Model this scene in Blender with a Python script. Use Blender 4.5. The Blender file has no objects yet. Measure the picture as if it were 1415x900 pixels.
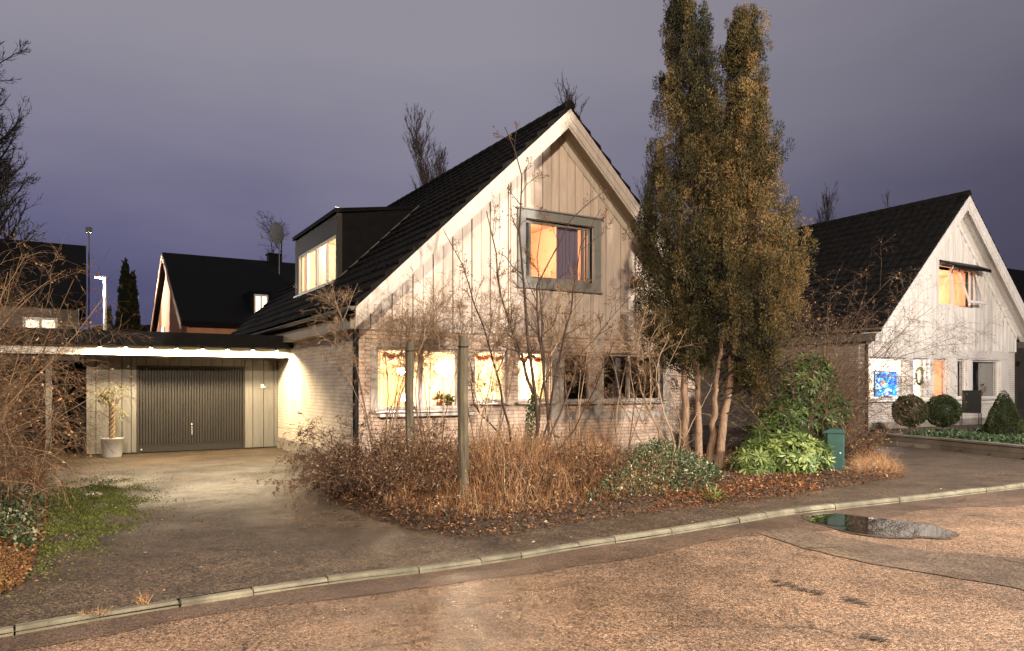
import bpy, math, random
import numpy as np
from mathutils import Vector, Matrix

# ------------------------------------------------------------------ camera, sky, lamps, exposure
SC = bpy.context.scene
CAMH = 1.7
F = 1001.0; CX = 707.5; HY = 530.0
cam_d = bpy.data.cameras.new("camera"); cam = bpy.data.objects.new("camera", cam_d)
SC.collection.objects.link(cam); SC.camera = cam
cam.location = (0, 0, CAMH); cam.rotation_euler = (math.radians(90), 0, 0)
cam_d.sensor_width = 36.0; cam_d.lens = 36.0 * F / 1415.0
cam_d.shift_x = 0.0; cam_d.shift_y = (HY - 450.0) / 1415.0
cam_d.clip_start = 0.1; cam_d.clip_end = 2000

SC.view_settings.view_transform = 'Standard'; SC.view_settings.look = 'None'
SC.view_settings.exposure = 0.0; SC.view_settings.gamma = 1.0
SC.render.engine = 'CYCLES'
SC.cycles.max_bounces = 6; SC.cycles.diffuse_bounces = 3; SC.cycles.glossy_bounces = 3
SC.cycles.transmission_bounces = 4; SC.cycles.transparent_max_bounces = 8
SC.cycles.sample_clamp_indirect = 4.0
SC.cycles.caustics_reflective = False; SC.cycles.caustics_refractive = False
SC.cycles.use_denoising = True

world = bpy.data.worlds.new("World"); SC.world = world; world.use_nodes = True
wn = world.node_tree.nodes; wl = world.node_tree.links
for n in list(wn): wn.remove(n)
def wnode(t, **kw):
    n = wn.new(t)
    for k, v in kw.items(): setattr(n, k, v)
    return n
w_out = wnode('ShaderNodeOutputWorld'); w_bg = wnode('ShaderNodeBackground')
w_tc = wnode('ShaderNodeTexCoord'); w_sep = wnode('ShaderNodeSeparateXYZ')
wl.new(w_tc.outputs['Generated'], w_sep.inputs[0])
w_noise = wnode('ShaderNodeTexNoise'); w_noise.inputs['Scale'].default_value = 2.2; w_noise.inputs['Detail'].default_value = 4.0
w_map = wnode('ShaderNodeMapping'); w_map.inputs['Scale'].default_value = (1, 1, 3.0)
wl.new(w_tc.outputs['Generated'], w_map.inputs[0]); wl.new(w_map.outputs[0], w_noise.inputs['Vector'])
w_m1 = wnode('ShaderNodeMath', operation='MULTIPLY_ADD'); wl.new(w_noise.outputs[0], w_m1.inputs[0]); w_m1.inputs[1].default_value = 0.22; w_m1.inputs[2].default_value = -0.11
w_add = wnode('ShaderNodeMath', operation='ADD'); wl.new(w_sep.outputs['Z'], w_add.inputs[0]); wl.new(w_m1.outputs[0], w_add.inputs[1])
w_r = wnode('ShaderNodeValToRGB'); wl.new(w_add.outputs[0], w_r.inputs[0])
def ramp(cr, stops):
    while len(cr.elements) > 1: cr.elements.remove(cr.elements[-1])
    cr.elements[0].position = stops[0][0]; cr.elements[0].color = (*stops[0][1], 1)
    for p, c in stops[1:]:
        e = cr.elements.new(p); e.color = (*c, 1)
ramp(w_r.color_ramp, [(0.0, (.045, .046, .098)), (.08, (.076, .076, .162)), (.17, (.130, .126, .225)), (.28, (.218, .208, .290)), (.42, (.29, .275, .330)), (1.0, (.27, .255, .29))])
# the town's glow is weaker towards the hill on the right
w_rx = wnode('ShaderNodeMapRange'); wl.new(w_sep.outputs['X'], w_rx.inputs[0])
w_rx.inputs[1].default_value = 0.0; w_rx.inputs[2].default_value = 0.62; w_rx.inputs[3].default_value = 0.0; w_rx.inputs[4].default_value = 1.0
w_rz = wnode('ShaderNodeMapRange'); wl.new(w_add.outputs[0], w_rz.inputs[0])
w_rz.inputs[1].default_value = 0.1; w_rz.inputs[2].default_value = 0.5; w_rz.inputs[3].default_value = 0.86; w_rz.inputs[4].default_value = 0.35
w_mu = wnode('ShaderNodeMath', operation='MULTIPLY'); wl.new(w_rx.outputs[0], w_mu.inputs[0]); wl.new(w_rz.outputs[0], w_mu.inputs[1])
w_mix = wnode('ShaderNodeMixRGB'); wl.new(w_mu.outputs[0], w_mix.inputs[0]); wl.new(w_r.outputs[0], w_mix.inputs[1])
w_mix.inputs[2].default_value = (.062, .056, .078, 1)
wl.new(w_mix.outputs[0], w_bg.inputs['Color']); w_bg.inputs['Strength'].default_value = 1.0
wl.new(w_bg.outputs[0], w_out.inputs['Surface'])

STREET_A = 27000.0      # the street lamp behind the camera
LAMP_A = (.9, -8.5, 8.6)
STREET_B = 26000.0      # the street lamp further along the near side
LAMP_B = (13.4, 3.8, 6.6)
LED_W = 135.0            # each downlight on the garage
ROOM_W = 640.0

# ------------------------------------------------------------------ helpers
COL = SC.collection
rnd = np.random.default_rng(7)
def tag(o, label=None, cat=None, group=None, kind=None):
    if label: o['label'] = label
    if cat: o['category'] = cat
    if group: o['group'] = group
    if kind: o['kind'] = kind
    return o
def empty(name, loc=(0, 0, 0), rz=0.0):
    o = bpy.data.objects.new(name, None); COL.objects.link(o)
    o.location = loc; o.rotation_euler = (0, 0, rz); o.empty_display_size = .3
    return o
def G(px, py, z=0.0):
    """ground point at height z seen at photo pixel"""
    Y = F * (CAMH - z) / (py - HY)
    return np.array([(px - CX) / F * Y, Y, z])
def W(px, py, Y):
    return np.array([(px - CX) / F * Y, Y, CAMH - (py - HY) / F * Y])

class MB:
    def __init__(s): s.V = []; s.F = []; s.T = []; s.n = 0
    def add(s, V, Fa, tint=None):
        V = np.asarray(V, dtype=np.float64).reshape(-1, 3); Fa = np.asarray(Fa, dtype=np.int64)
        s.V.append(V); s.F.append(Fa + s.n); s.n += len(V)
        if tint is None: tint = 0.5
        t = np.empty(len(V)); t[:] = tint
        s.T.append(t); return s
    def box(s, x0, x1, y0, y1, z0, z1, tint=None):
        V = [(x, y, z) for x in (x0, x1) for y in (y0, y1) for z in (z0, z1)]
        return s.add(V, [(0, 1, 3, 2), (4, 6, 7, 5), (0, 4, 5, 1), (2, 3, 7, 6), (0, 2, 6, 4), (1, 5, 7, 3)], tint)
    def obox(s, c, ax, ay, az, tint=None):
        c = np.array(c, float); ax, ay, az = map(lambda a: np.array(a, float), (ax, ay, az))
        V = [c + i * ax + j * ay + k * az for i in (-1, 1) for j in (-1, 1) for k in (-1, 1)]
        return s.add(V, [(0, 1, 3, 2), (4, 6, 7, 5), (0, 4, 5, 1), (2, 3, 7, 6), (0, 2, 6, 4), (1, 5, 7, 3)], tint)
    def prism(s, pts, y0, y1, tint=None):
        """polygon in x,z extruded along y (convex)"""
        n = len(pts)
        V = [(p[0], y0, p[1]) for p in pts] + [(p[0], y1, p[1]) for p in pts]
        s.add(V, np.array([[i, (i + 1) % n, n + (i + 1) % n, n + i] for i in range(n)]), tint)
        s.add(V, np.array([list(range(n))[::-1]]), tint); s.add(V, np.array([list(range(n, 2 * n))]), tint)
        return s
    def prismz(s, pts, z0, z1, tint=None):
        n = len(pts)
        V = [(p[0], p[1], z0) for p in pts] + [(p[0], p[1], z1) for p in pts]
        s.add(V, np.array([[i, (i + 1) % n, n + (i + 1) % n, n + i] for i in range(n)]), tint)
        s.add(V, np.array([list(range(n))[::-1]]), tint); s.add(V, np.array([list(range(n, 2 * n))]), tint)
        return s
    def cyl(s, p0, p1, r0, r1=None, k=12, tint=None, caps=True):
        if r1 is None: r1 = r0
        P = np.array([[p0, p1]], float); R = np.array([[r0, r1]])
        s.tubes(P, R, k, tint)
        if caps:
            n0 = s.n; V = s.V[-1]
            s.add(V[:k], np.array([list(range(k))[::-1]]), tint); s.add(V[k:2 * k], np.array([list(range(k))]), tint)
        return s
    def tubes(s, P, R, k=3, tint=None):
        P = np.asarray(P, float); N, n, _ = P.shape
        if N == 0: return s
        T = np.empty_like(P); T[:, 1:-1] = P[:, 2:] - P[:, :-2]; T[:, 0] = P[:, 1] - P[:, 0]; T[:, -1] = P[:, -1] - P[:, -2]
        T /= np.linalg.norm(T, axis=2, keepdims=True) + 1e-9
        main = P[:, -1] - P[:, 0]; main /= np.linalg.norm(main, axis=1, keepdims=True) + 1e-9
        ref = np.where(np.abs(main[:, 2:3]) > .8, np.array([[1., 0, 0]]), np.array([[0, 0, 1.]]))[:, None, :]
        U = np.cross(T, np.broadcast_to(ref, T.shape)); U /= np.linalg.norm(U, axis=2, keepdims=True) + 1e-9
        Wd = np.cross(T, U)
        a = np.arange(k) / k * 2 * math.pi
        V = P[:, :, None, :] + R[:, :, None, None] * (np.cos(a)[None, None, :, None] * U[:, :, None, :] + np.sin(a)[None, None, :, None] * Wd[:, :, None, :])
        V = V.reshape(-1, 3)
        j = np.arange(k); jn = (j + 1) % k
        base = (np.arange(N)[:, None, None] * n + np.arange(n - 1)[None, :, None]) * k
        Fq = np.stack([base + j, base + jn, base + k + jn, base + k + j], axis=-1).reshape(-1, 4)
        if tint is not None and np.ndim(tint) == 1: tint = np.repeat(tint, n * k)
        return s.add(V, Fq, tint)
    def cards(s, C, D, Nn, L, Wd, tint=None, fold=.15):
        """diamond leaves: centre-base C, direction D, normal Nn"""
        D = D / (np.linalg.norm(D, axis=1, keepdims=True) + 1e-9)
        S = np.cross(D, Nn); S /= np.linalg.norm(S, axis=1, keepdims=True) + 1e-9
        Nz = np.cross(S, D)
        L = np.broadcast_to(np.asarray(L, float), (len(C),))[:, None]; Wd = np.broadcast_to(np.asarray(Wd, float), (len(C),))[:, None]
        v0 = C; v1 = C + D * L * .5 + S * Wd * .5 + Nz * fold * Wd; v2 = C + D * L; v3 = C + D * L * .5 - S * Wd * .5 + Nz * fold * Wd
        V = np.stack([v0, v1, v2, v3], 1).reshape(-1, 3)
        Fq = np.arange(len(C) * 4).reshape(-1, 4)
        if tint is not None and np.ndim(tint) == 1: tint = np.repeat(tint, 4)
        return s.add(V, Fq, tint)
    def build(s, name, mat, parent=None, smooth=False):
        smooth = smooth or name in ('branches', 'trunk', 'crown', 'dry_stems', 'dry_grass', 'downpipe', 'mast', 'cord', 'wire', 'handle', 'awning_arm', 'receiver_arm', 'flashing')
        me = bpy.data.meshes.new(name)
        V = np.concatenate(s.V); T = np.concatenate(s.T)
        me.vertices.add(len(V)); me.vertices.foreach_set('co', V.ravel())
        loops = np.concatenate([f.ravel() for f in s.F]); tot = np.concatenate([np.full(len(f), f.shape[1]) for f in s.F])
        st = np.concatenate([[0], np.cumsum(tot)[:-1]])
        me.loops.add(len(loops)); me.loops.foreach_set('vertex_index', loops.astype(np.int32))
        me.polygons.add(len(tot)); me.polygons.foreach_set('loop_start', st.astype(np.int32)); me.polygons.foreach_set('loop_total', tot.astype(np.int32))
        me.polygons.foreach_set('use_smooth', np.full(len(tot), bool(smooth)))
        at = me.attributes.new('tint', 'FLOAT', 'POINT'); at.data.foreach_set('value', T.astype(np.float32))
        me.update(calc_edges=True); me.validate()
        me.materials.append(mat)
        o = bpy.data.objects.new(name, me); COL.objects.link(o)
        if parent is not None: o.parent = parent
        return o

def wall_holes(mb, xs0, xs1, z0, z1, holes, y0, y1, axis='y'):
    """wall slab in x,z between y0..y1 with rectangular holes; only outer faces"""
    X = sorted({xs0, xs1, *[h[0] for h in holes], *[h[1] for h in holes]}); Z = sorted({z0, z1, *[h[2] for h in holes], *[h[3] for h in holes]})
    def solid(i, j):
        if i < 0 or j < 0 or i >= len(X) - 1 or j >= len(Z) - 1: return False
        cx = (X[i] + X[i + 1]) / 2; cz = (Z[j] + Z[j + 1]) / 2
        return not any(h[0] < cx < h[1] and h[2] < cz < h[3] for h in holes)
    def P(x, y, z): return (x, y, z) if axis == 'y' else (y, x, z)
    for i in range(len(X) - 1):
        for j in range(len(Z) - 1):
            if not solid(i, j): continue
            a, b, c, d = X[i], X[i + 1], Z[j], Z[j + 1]
            q = [[(a, y0, c), (b, y0, c), (b, y0, d), (a, y0, d)], [(b, y1, c), (a, y1, c), (a, y1, d), (b, y1, d)]]
            if not solid(i - 1, j): q.append([(a, y0, c), (a, y0, d), (a, y1, d), (a, y1, c)])
            if not solid(i + 1, j): q.append([(b, y0, c), (b, y1, c), (b, y1, d), (b, y0, d)])
            if not solid(i, j - 1): q.append([(a, y0, c), (a, y1, c), (b, y1, c), (b, y0, c)])
            if not solid(i, j + 1): q.append([(a, y0, d), (b, y0, d), (b, y1, d), (a, y1, d)])
            for f in q: mb.add([P(*p) for p in f], [(0, 1, 2, 3)])
    return mb

# ------------------------------------------------------------------ branch generator
def unit(a): return a / (np.linalg.norm(a, axis=-1, keepdims=True) + 1e-9)
def grow(r, B, D, L, R, n=5, wig=.15, pull=(0, 0, 0), taper=.35):
    N = len(B); P = np.empty((N, n, 3)); T = np.empty((N, n, 3)); P[:, 0] = B; d = unit(np.array(D, float)); T[:, 0] = d
    st = (np.asarray(L, float) / (n - 1))[:, None]; pull = np.asarray(pull, float)
    for i in range(1, n):
        d = unit(d + r.normal(0, wig, (N, 3)) + pull / (n - 1)); T[:, i] = d; P[:, i] = P[:, i - 1] + d * st
    u = np.linspace(0, 1, n)[None, :]
    Rr = np.asarray(R, float)[:, None] * (1 - u * (1 - taper))
    return P, T, Rr
def spawn(r, P, T, Rr, Lp, m, u0=.2, u1=1., ang=.7, ratio=.5, rr=.6, vary=.5):
    N, n, _ = P.shape; idx = np.repeat(np.arange(N), m); u = r.uniform(u0, u1, len(idx)) * (n - 1)
    i = np.minimum(u.astype(int), n - 2); f = (u - i)[:, None]
    B = P[idx, i] * (1 - f) + P[idx, i + 1] * f; t = T[idx, i]
    q = unit(np.cross(t, r.normal(0, 1, t.shape))); a = (ang * r.uniform(.6, 1.3, len(idx)))[:, None]
    D = np.cos(a) * t + np.sin(a) * q
    L = np.asarray(Lp)[idx] * ratio * (1 - vary * u / (n - 1)) * r.uniform(.6, 1.3, len(idx))
    R = Rr[idx, i] * rr
    return B, D, L, R

# ------------------------------------------------------------------ materials
MATS = {}
class NT:
    def __init__(s, name):
        s.m = bpy.data.materials.new(name); s.m.use_nodes = True; s.t = s.m.node_tree; s.n = s.t.nodes; s.l = s.t.links
        s.b = s.n['Principled BSDF']; s.out = s.n['Material Output']
        s.tc = s.n.new('ShaderNodeTexCoord')
    def node(s, t, **kw):
        n = s.n.new(t)
        for k, v in kw.items(): setattr(n, k, v)
        return n
    def noise(s, scale, detail=4, rough=.55, vec=None, stretch=None):
        n = s.node('ShaderNodeTexNoise'); n.inputs['Scale'].default_value = scale; n.inputs['Detail'].default_value = detail; n.inputs['Roughness'].default_value = rough
        v = vec or s.tc.outputs['Object']
        if stretch:
            mp = s.node('ShaderNodeMapping'); mp.inputs['Scale'].default_value = stretch; s.l.new(v, mp.inputs[0]); v = mp.outputs[0]
        s.l.new(v, n.inputs['Vector']); return n.outputs[0]
    def ramp(s, fac, stops):
        n = s.node('ShaderNodeValToRGB'); ramp(n.color_ramp, stops); s.l.new(fac, n.inputs[0]); return n.outputs[0]
    def mix(s, fac, a, b, mode='MIX'):
        n = s.node('ShaderNodeMixRGB', blend_type=mode)
        for i, v in ((0, fac), (1, a), (2, b)):
            if isinstance(v, (int, float)): n.inputs[i].default_value = v
            elif isinstance(v, tuple): n.inputs[i].default_value = (*v, 1)
            else: s.l.new(v, n.inputs[i])
        return n.outputs[0]
    def math(s, op, a, b=0.0):
        n = s.node('ShaderNodeMath', operation=op)
        for i, v in ((0, a), (1, b)):
            if isinstance(v, (int, float)): n.inputs[i].default_value = v
            else: s.l.new(v, n.inputs[i])
        return n.outputs[0]
    def bump(s, h, strength=.3, dist=.01):
        n = s.node('ShaderNodeBump'); n.inputs['Strength'].default_value = strength; n.inputs['Distance'].default_value = dist
        s.l.new(h, n.inputs['Height']); s.l.new(n.outputs[0], s.b.inputs['Normal'])
    def col(s, c):
        if isinstance(c, tuple): s.b.inputs['Base Color'].default_value = (*c, 1)
        else: s.l.new(c, s.b.inputs['Base Color'])
    def rough(s, v):
        if isinstance(v, (int, float)): s.b.inputs['Roughness'].default_value = v
        else: s.l.new(v, s.b.inputs['Roughness'])
def simple(name, c, rough=.6, var=.25, scale=6, bump=.0, metal=0., spec=.5, stretch=None):
    if name in MATS: return MATS[name]
    t = NT(name); f = t.noise(scale, 5, .6, stretch=stretch)
    a = tuple(x * (1 - var) for x in c); b = tuple(min(1, x * (1 + var)) for x in c)
    t.col(t.ramp(f, [(.3, a), (.7, b)])); t.rough(rough); t.b.inputs['Metallic'].default_value = metal
    t.b.inputs['Specular IOR Level'].default_value = spec
    if bump: t.bump(t.noise(scale * 6, 4, stretch=stretch), bump, .01)
    MATS[name] = t.m; return t.m
def tinted(name, stops, rough=.7, transl=0., spec=.3, var=.3, scale=3.):
    """colour from the per-leaf tint attribute"""
    if name in MATS: return MATS[name]
    t = NT(name); a = t.node('ShaderNodeAttribute'); a.attribute_name = 'tint'
    f = a.outputs['Fac']
    c = t.ramp(f, stops)
    n = t.noise(scale, 3); n2 = t.ramp(n, [(.3, (1 - var,) * 3), (.7, (1 + var,) * 3)])
    c = t.mix(1.0, c, n2, 'MULTIPLY'); t.col(c); t.rough(rough); t.b.inputs['Specular IOR Level'].default_value = spec
    if transl:
        tr = t.node('ShaderNodeBsdfTranslucent'); t.l.new(c, tr.inputs[0]); mx = t.node('ShaderNodeMixShader'); mx.inputs[0].default_value = transl
        t.l.new(t.b.outputs[0], mx.inputs[1]); t.l.new(tr.outputs[0], mx.inputs[2]); t.l.new(mx.outputs[0], t.out.inputs['Surface'])
    MATS[name] = t.m; return t.m
def emit(name, c, s):
    if name in MATS: return MATS[name]
    t = NT(name); t.col((.8, .8, .8)); t.b.inputs['Emission Color'].default_value = (*c, 1); t.b.inputs['Emission Strength'].default_value = s
    MATS[name] = t.m; return t.m
def brick(name, axis, c1, c2, mortar, bw=.25, bh=.075, bump=.6):
    """axis 'x': wall in x,z; 'y': wall in y,z"""
    t = NT(name); sp = t.node('ShaderNodeSeparateXYZ'); t.l.new(t.tc.outputs['Object'], sp.inputs[0])
    cb = t.node('ShaderNodeCombineXYZ'); t.l.new(sp.outputs['X' if axis == 'x' else 'Y'], cb.inputs[0]); t.l.new(sp.outputs['Z'], cb.inputs[1])
    b = t.node('ShaderNodeTexBrick'); t.l.new(cb.outputs[0], b.inputs['Vector'])
    b.inputs['Color1'].default_value = (*c1, 1); b.inputs['Color2'].default_value = (*c2, 1); b.inputs['Mortar'].default_value = (*mortar, 1)
    b.inputs['Scale'].default_value = 1; b.inputs['Mortar Size'].default_value = .009; b.inputs['Mortar Smooth'].default_value = .3
    b.inputs['Brick Width'].default_value = bw; b.inputs['Row Height'].default_value = bh
    nz = t.noise(1.7, 5); c = t.mix(1., b.outputs['Color'], t.ramp(nz, [(.3, (.82, .8, .77)), (.65, (1.05, 1.05, 1.05))]), 'MULTIPLY')
    # dirt near the ground
    mr = t.node('ShaderNodeMapRange'); t.l.new(sp.outputs['Z'], mr.inputs[0]); mr.inputs[1].default_value = .1; mr.inputs[2].default_value = .8; mr.inputs[3].default_value = .45; mr.inputs[4].default_value = 0
    dn = t.math('MULTIPLY', mr.outputs[0], t.noise(4, 4)); c = t.mix(dn, c, (.12, .09, .06))
    t.col(c); t.rough(.75)
    h = t.math('ADD', t.math('MULTIPLY', b.outputs['Fac'], -1.0), t.math('MULTIPLY', t.noise(60, 4), .5)); t.bump(h, bump, .012)
    MATS[name] = t.m; return t.m

brick_front = brick('brick_front', 'x', (.72, .56, .45), (.62, .46, .35), (.38, .29, .23))
brick_side = brick('brick_side', 'y', (.80, .73, .62), (.72, .64, .52), (.56, .48, .38))
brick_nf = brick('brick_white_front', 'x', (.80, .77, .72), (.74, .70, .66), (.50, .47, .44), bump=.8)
brick_ns = brick('brick_white_shaded', 'y', (.34, .30, .25), (.26, .22, .18), (.12, .10, .08), bump=.8)  # white brick darkened: the shade of the shrubs is put into its colour
def siding(name, c, dirt, bmp=.25):
    t = NT(name); n = t.noise(2.0, 6, .6, stretch=(9, 9, .8)); n2 = t.noise(1.1, 4)
    a = t.node('ShaderNodeAttribute'); a.attribute_name = 'tint'
    cc = t.ramp(n, [(.3, tuple(x * .72 for x in c)), (.62, c)]); cc = t.mix(t.math('MULTIPLY', n2, .55), cc, dirt)
    cc = t.mix(1., cc, t.ramp(a.outputs['Fac'], [(0, (.86, .86, .86)), (1, (1.06, 1.05, 1.04))]), 'MULTIPLY')
    t.col(cc); t.rough(.6); t.bump(t.noise(14, 5, stretch=(12, 12, .5)), bmp, .004); MATS[name] = t.m; return t.m
siding_cream = siding('siding_cream', (.72, .62, .53), (.52, .42, .34))
siding_white = siding('siding_white', (.86, .85, .83), (.74, .72, .70))
trim_cream = siding('trim_cream', (.64, .58, .51), (.42, .36, .30))
trim_white = siding('trim_white', (.84, .82, .80), (.62, .60, .58))
trim_grey = siding('trim_grey', (.28, .285, .265), (.20, .20, .18))
garage_board = siding('garage_board', (.23, .225, .195), (.13, .12, .10), .08)
def tile_mat():
    t = NT('roof_tile'); n = t.noise(5, 6); t.col(t.ramp(n, [(.3, (.004, .004, .004)), (.62, (.012, .011, .010)), (.8, (.024, .022, .018))])); t.rough(.85)
    t.b.inputs['Specular IOR Level'].default_value = .1; t.bump(t.noise(40, 4), .4, .01); return t.m
roof_tile = tile_mat()
roof_felt = simple('roof_felt', (.007, .007, .007), .85, .4, 8, .3, spec=.1)
black_metal = simple('black_metal', (.006, .006, .006), .55, .3, 8, spec=.2)
white_metal = simple('white_metal', (.75, .75, .72), .35, .08, 8)
soffit_m = siding('soffit', (.34, .28, .20), (.2, .16, .11))
concrete = simple('concrete', (.26, .235, .20), .85, .35, 5, .5)
def glass_mat(name, tint=(1, 1, 1), refl=.14):
    t = NT(name); t.n.remove(t.b); tr = t.node('ShaderNodeBsdfTransparent'); tr.inputs[0].default_value = (*tint, 1)
    gl = t.node('ShaderNodeBsdfGlossy'); gl.inputs['Roughness'].default_value = .01; fr = t.node('ShaderNodeLayerWeight'); fr.inputs[0].default_value = .5
    ad = t.node('ShaderNodeMath', operation='MULTIPLY_ADD'); t.l.new(t.math('POWER', fr.outputs['Facing'], 4.0), ad.inputs[0]); ad.inputs[1].default_value = .7; ad.inputs[2].default_value = refl - .06
    mx = t.node('ShaderNodeMixShader'); t.l.new(ad.outputs[0], mx.inputs[0]); t.l.new(tr.outputs[0], mx.inputs[1]); t.l.new(gl.outputs[0], mx.inputs[2])
    t.l.new(mx.outputs[0], t.out.inputs['Surface']); MATS[name] = t.m; return t.m
glass = glass_mat('window_glass')
def curtain_mat(name, c, transl=.45):
    t = NT(name); t.col(c); t.rough(.9); tr = t.node('ShaderNodeBsdfTranslucent'); tr.inputs[0].default_value = (*c, 1)
    mx = t.node('ShaderNodeMixShader'); mx.inputs[0].default_value = transl
    t.l.new(t.b.outputs[0], mx.inputs[1]); t.l.new(tr.outputs[0], mx.inputs[2]); t.l.new(mx.outputs[0], t.out.inputs['Surface']); return t.m
# ------------------------------------------------------------------ the setting
ANG = math.atan2(1001.0, 1692.0)
CA, SA = math.cos(ANG), math.sin(ANG)
class Frame:
    def __init__(s, cx, cy, cz=0.): s.cx, s.cy, s.cz = cx, cy, cz
    def s_at(s, px, t=0.):
        k = (px - CX) / F; return (k * (s.cy + CA * t) - s.cx + SA * t) / (CA - k * SA)
    def t_at(s, px, x=0.):
        k = (px - CX) / F; return (s.cx + CA * x - k * (s.cy + SA * x)) / (SA + k * CA)
    def z_at(s, py, x, t=0.): return CAMH - (py - HY) / F * (s.cy + SA * x + CA * t) - s.cz
    def w(s, x, t, z): return np.array([s.cx + CA * x - SA * t, s.cy + SA * x + CA * t, s.cz + z])
    def wv(s, x, t): return Vector(s.w(x, t, 0))
H1 = Frame(-2.875, 13.6, 0.0)
H2 = Frame(10.88, 22.26, 0.2)

ROADZ = -0.045
def kerb_y(X):   # kerb line in plan, from the photograph's slope
    return np.interp(X, KX, KY)
kp = [G(px, py) for px, py in [(-500, 945), (0, 872), (200, 838), (430, 803), (600, 783), (700, 769), (800, 752), (900, 738), (1000, 722), (1080, 708), (1200, 695), (1300, 684), (1415, 671), (1600, 652), (1800, 632)]]
KX = [-40] + [p[0] for p in kp] + [60]; KY = [kp[0][1] - .50 * (40 + kp[0][0])] + [p[1] for p in kp] + [kp[-1][1] + .5 * (60 - kp[-1][0])]

def mat_ground():
    return simple('grass_ground', (.02, .022, .012), .9, .5, 3, .5)
mb = MB(); mb.add([(-400, -400, -.16), (400, -400, -.16), (400, 600, -.16), (-400, 600, -.16)], [(0, 1, 2, 3)])
tag(mb.build('ground', mat_ground()), kind='structure')

def mat_asphalt(name, base, speck, speckfac, dark, rough=(.38, .75), wet=(), vs=150.):
    t = NT(name); ob = t.tc.outputs['Object']
    vo = t.node('ShaderNodeTexVoronoi'); vo.inputs['Scale'].default_value = vs; t.l.new(ob, vo.inputs['Vector'])
    sp = t.node('ShaderNodeSeparateColor'); t.l.new(vo.outputs['Color'], sp.inputs[0])
    c = t.ramp(sp.outputs[0], [(.0, tuple(x * .35 for x in base)), (.4, base), (.72, tuple(x * 1.35 for x in base)), (.9, speck)])
    vo2 = t.node('ShaderNodeTexVoronoi'); vo2.inputs['Scale'].default_value = vs * .42; t.l.new(ob, vo2.inputs['Vector'])
    sp2 = t.node('ShaderNodeSeparateColor'); t.l.new(vo2.outputs['Color'], sp2.inputs[0])
    c = t.mix(speckfac, c, t.ramp(sp2.outputs[1], [(.1, tuple(x * .3 for x in base)), (.5, base), (.93, tuple(min(1, x * 1.9) for x in base))]))
    big = t.noise(.55, 6, .62); med = t.noise(2.6, 6, .65)
    c = t.mix(1., c, t.ramp(big, [(.34, (.58, .57, .56)), (.5, (.95, .95, .95)), (.68, (1.22, 1.2, 1.18))]), 'MULTIPLY')
    c = t.mix(1., c, t.ramp(med, [(.33, (.72, .72, .72)), (.6, (1.08, 1.07, 1.05))]), 'MULTIPLY')
    # cracks
    v3 = t.node('ShaderNodeTexVoronoi', feature='DISTANCE_TO_EDGE'); v3.inputs['Scale'].default_value = .42
    wn_ = t.node('ShaderNodeTexNoise'); wn_.inputs['Scale'].default_value = 2.5; wn_.inputs['Detail'].default_value = 6; t.l.new(ob, wn_.inputs['Vector'])
    mxv = t.node('ShaderNodeMixRGB'); mxv.inputs[0].default_value = .22; t.l.new(ob, mxv.inputs[1]); t.l.new(wn_.outputs['Color'], mxv.inputs[2]); t.l.new(mxv.outputs[0], v3.inputs['Vector'])
    cr = t.ramp(v3.outputs['Distance'], [(.0, (1, 1, 1)), (.004, (.6, .6, .6)), (.009, (0, 0, 0))])
    cr = t.math('MULTIPLY', cr, t.ramp(t.noise(.8, 2), [(.52, (0, 0, 0)), (.6, (1, 1, 1))]))
    c = t.mix(t.math('MULTIPLY', cr, .8), c, dark)
    t.col(c)
    rg = t.ramp(t.noise(.9, 5, .6), [(.35, (rough[0],) * 3), (.65, (rough[1],) * 3)])
    for (wx, wy, wr, wv) in wet:      # damp hollows where water stays on the surface
        dn = t.node('ShaderNodeVectorMath', operation='DISTANCE'); mxx = t.node('ShaderNodeMixRGB'); mxx.inputs[0].default_value = .12; t.l.new(ob, mxx.inputs[1]); t.l.new(wn_.outputs['Color'], mxx.inputs[2]); t.l.new(mxx.outputs[0], dn.inputs[0]); dn.inputs[1].default_value = (wx * .88 + .06, wy * .88 + .06, .06)
        mr = t.node('ShaderNodeMapRange'); t.l.new(dn.outputs['Value'], mr.inputs[0]); mr.inputs[1].default_value = wr * .35; mr.inputs[2].default_value = wr; mr.inputs[3].default_value = 1; mr.inputs[4].default_value = 0
        rg = t.mix(t.math('MULTIPLY', mr.outputs[0], t.ramp(t.noise(3.2, 5, .7), [(.35, (.25,) * 3), (.6, (1,) * 3)])), rg, (wv, wv, wv))
    t.l.new(rg, t.b.inputs['Roughness'])
    h = t.math('SUBTRACT', 1.0, vo.outputs['Distance']); h = t.math('ADD', t.math('MULTIPLY', vo2.outputs['Distance'], -.8), h)
    t.bump(h, .55, .006); MATS[name] = t.m; return t.m
road_m = mat_asphalt('road_asphalt', (.155, .094, .056), (.80, .64, .48), .65, (.02, .015, .01), (.45, .75), wet=((-.75, 5.6, 1.5, .17), (.6, 6.0, .9, .2)), vs=115.)
drive_m = mat_asphalt('driveway_asphalt', (.066, .047, .030), (.36, .27, .18), .55, (.01, .01, .008), (.42, .75), wet=((-2.1, 9.2, 1.5, .2), (-3.6, 11.5, 2.2, .3)), vs=80.)
patch_m = mat_asphalt('patch_asphalt', (.125, .090, .062), (.40, .32, .24), .5, (.02, .015, .01), (.35, .6), vs=115.)
strip_m = mat_asphalt('gutter_asphalt', (.105, .068, .046), (.24, .18, .13), .4, (.02, .015, .01), (.38, .62), vs=120.)

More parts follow.
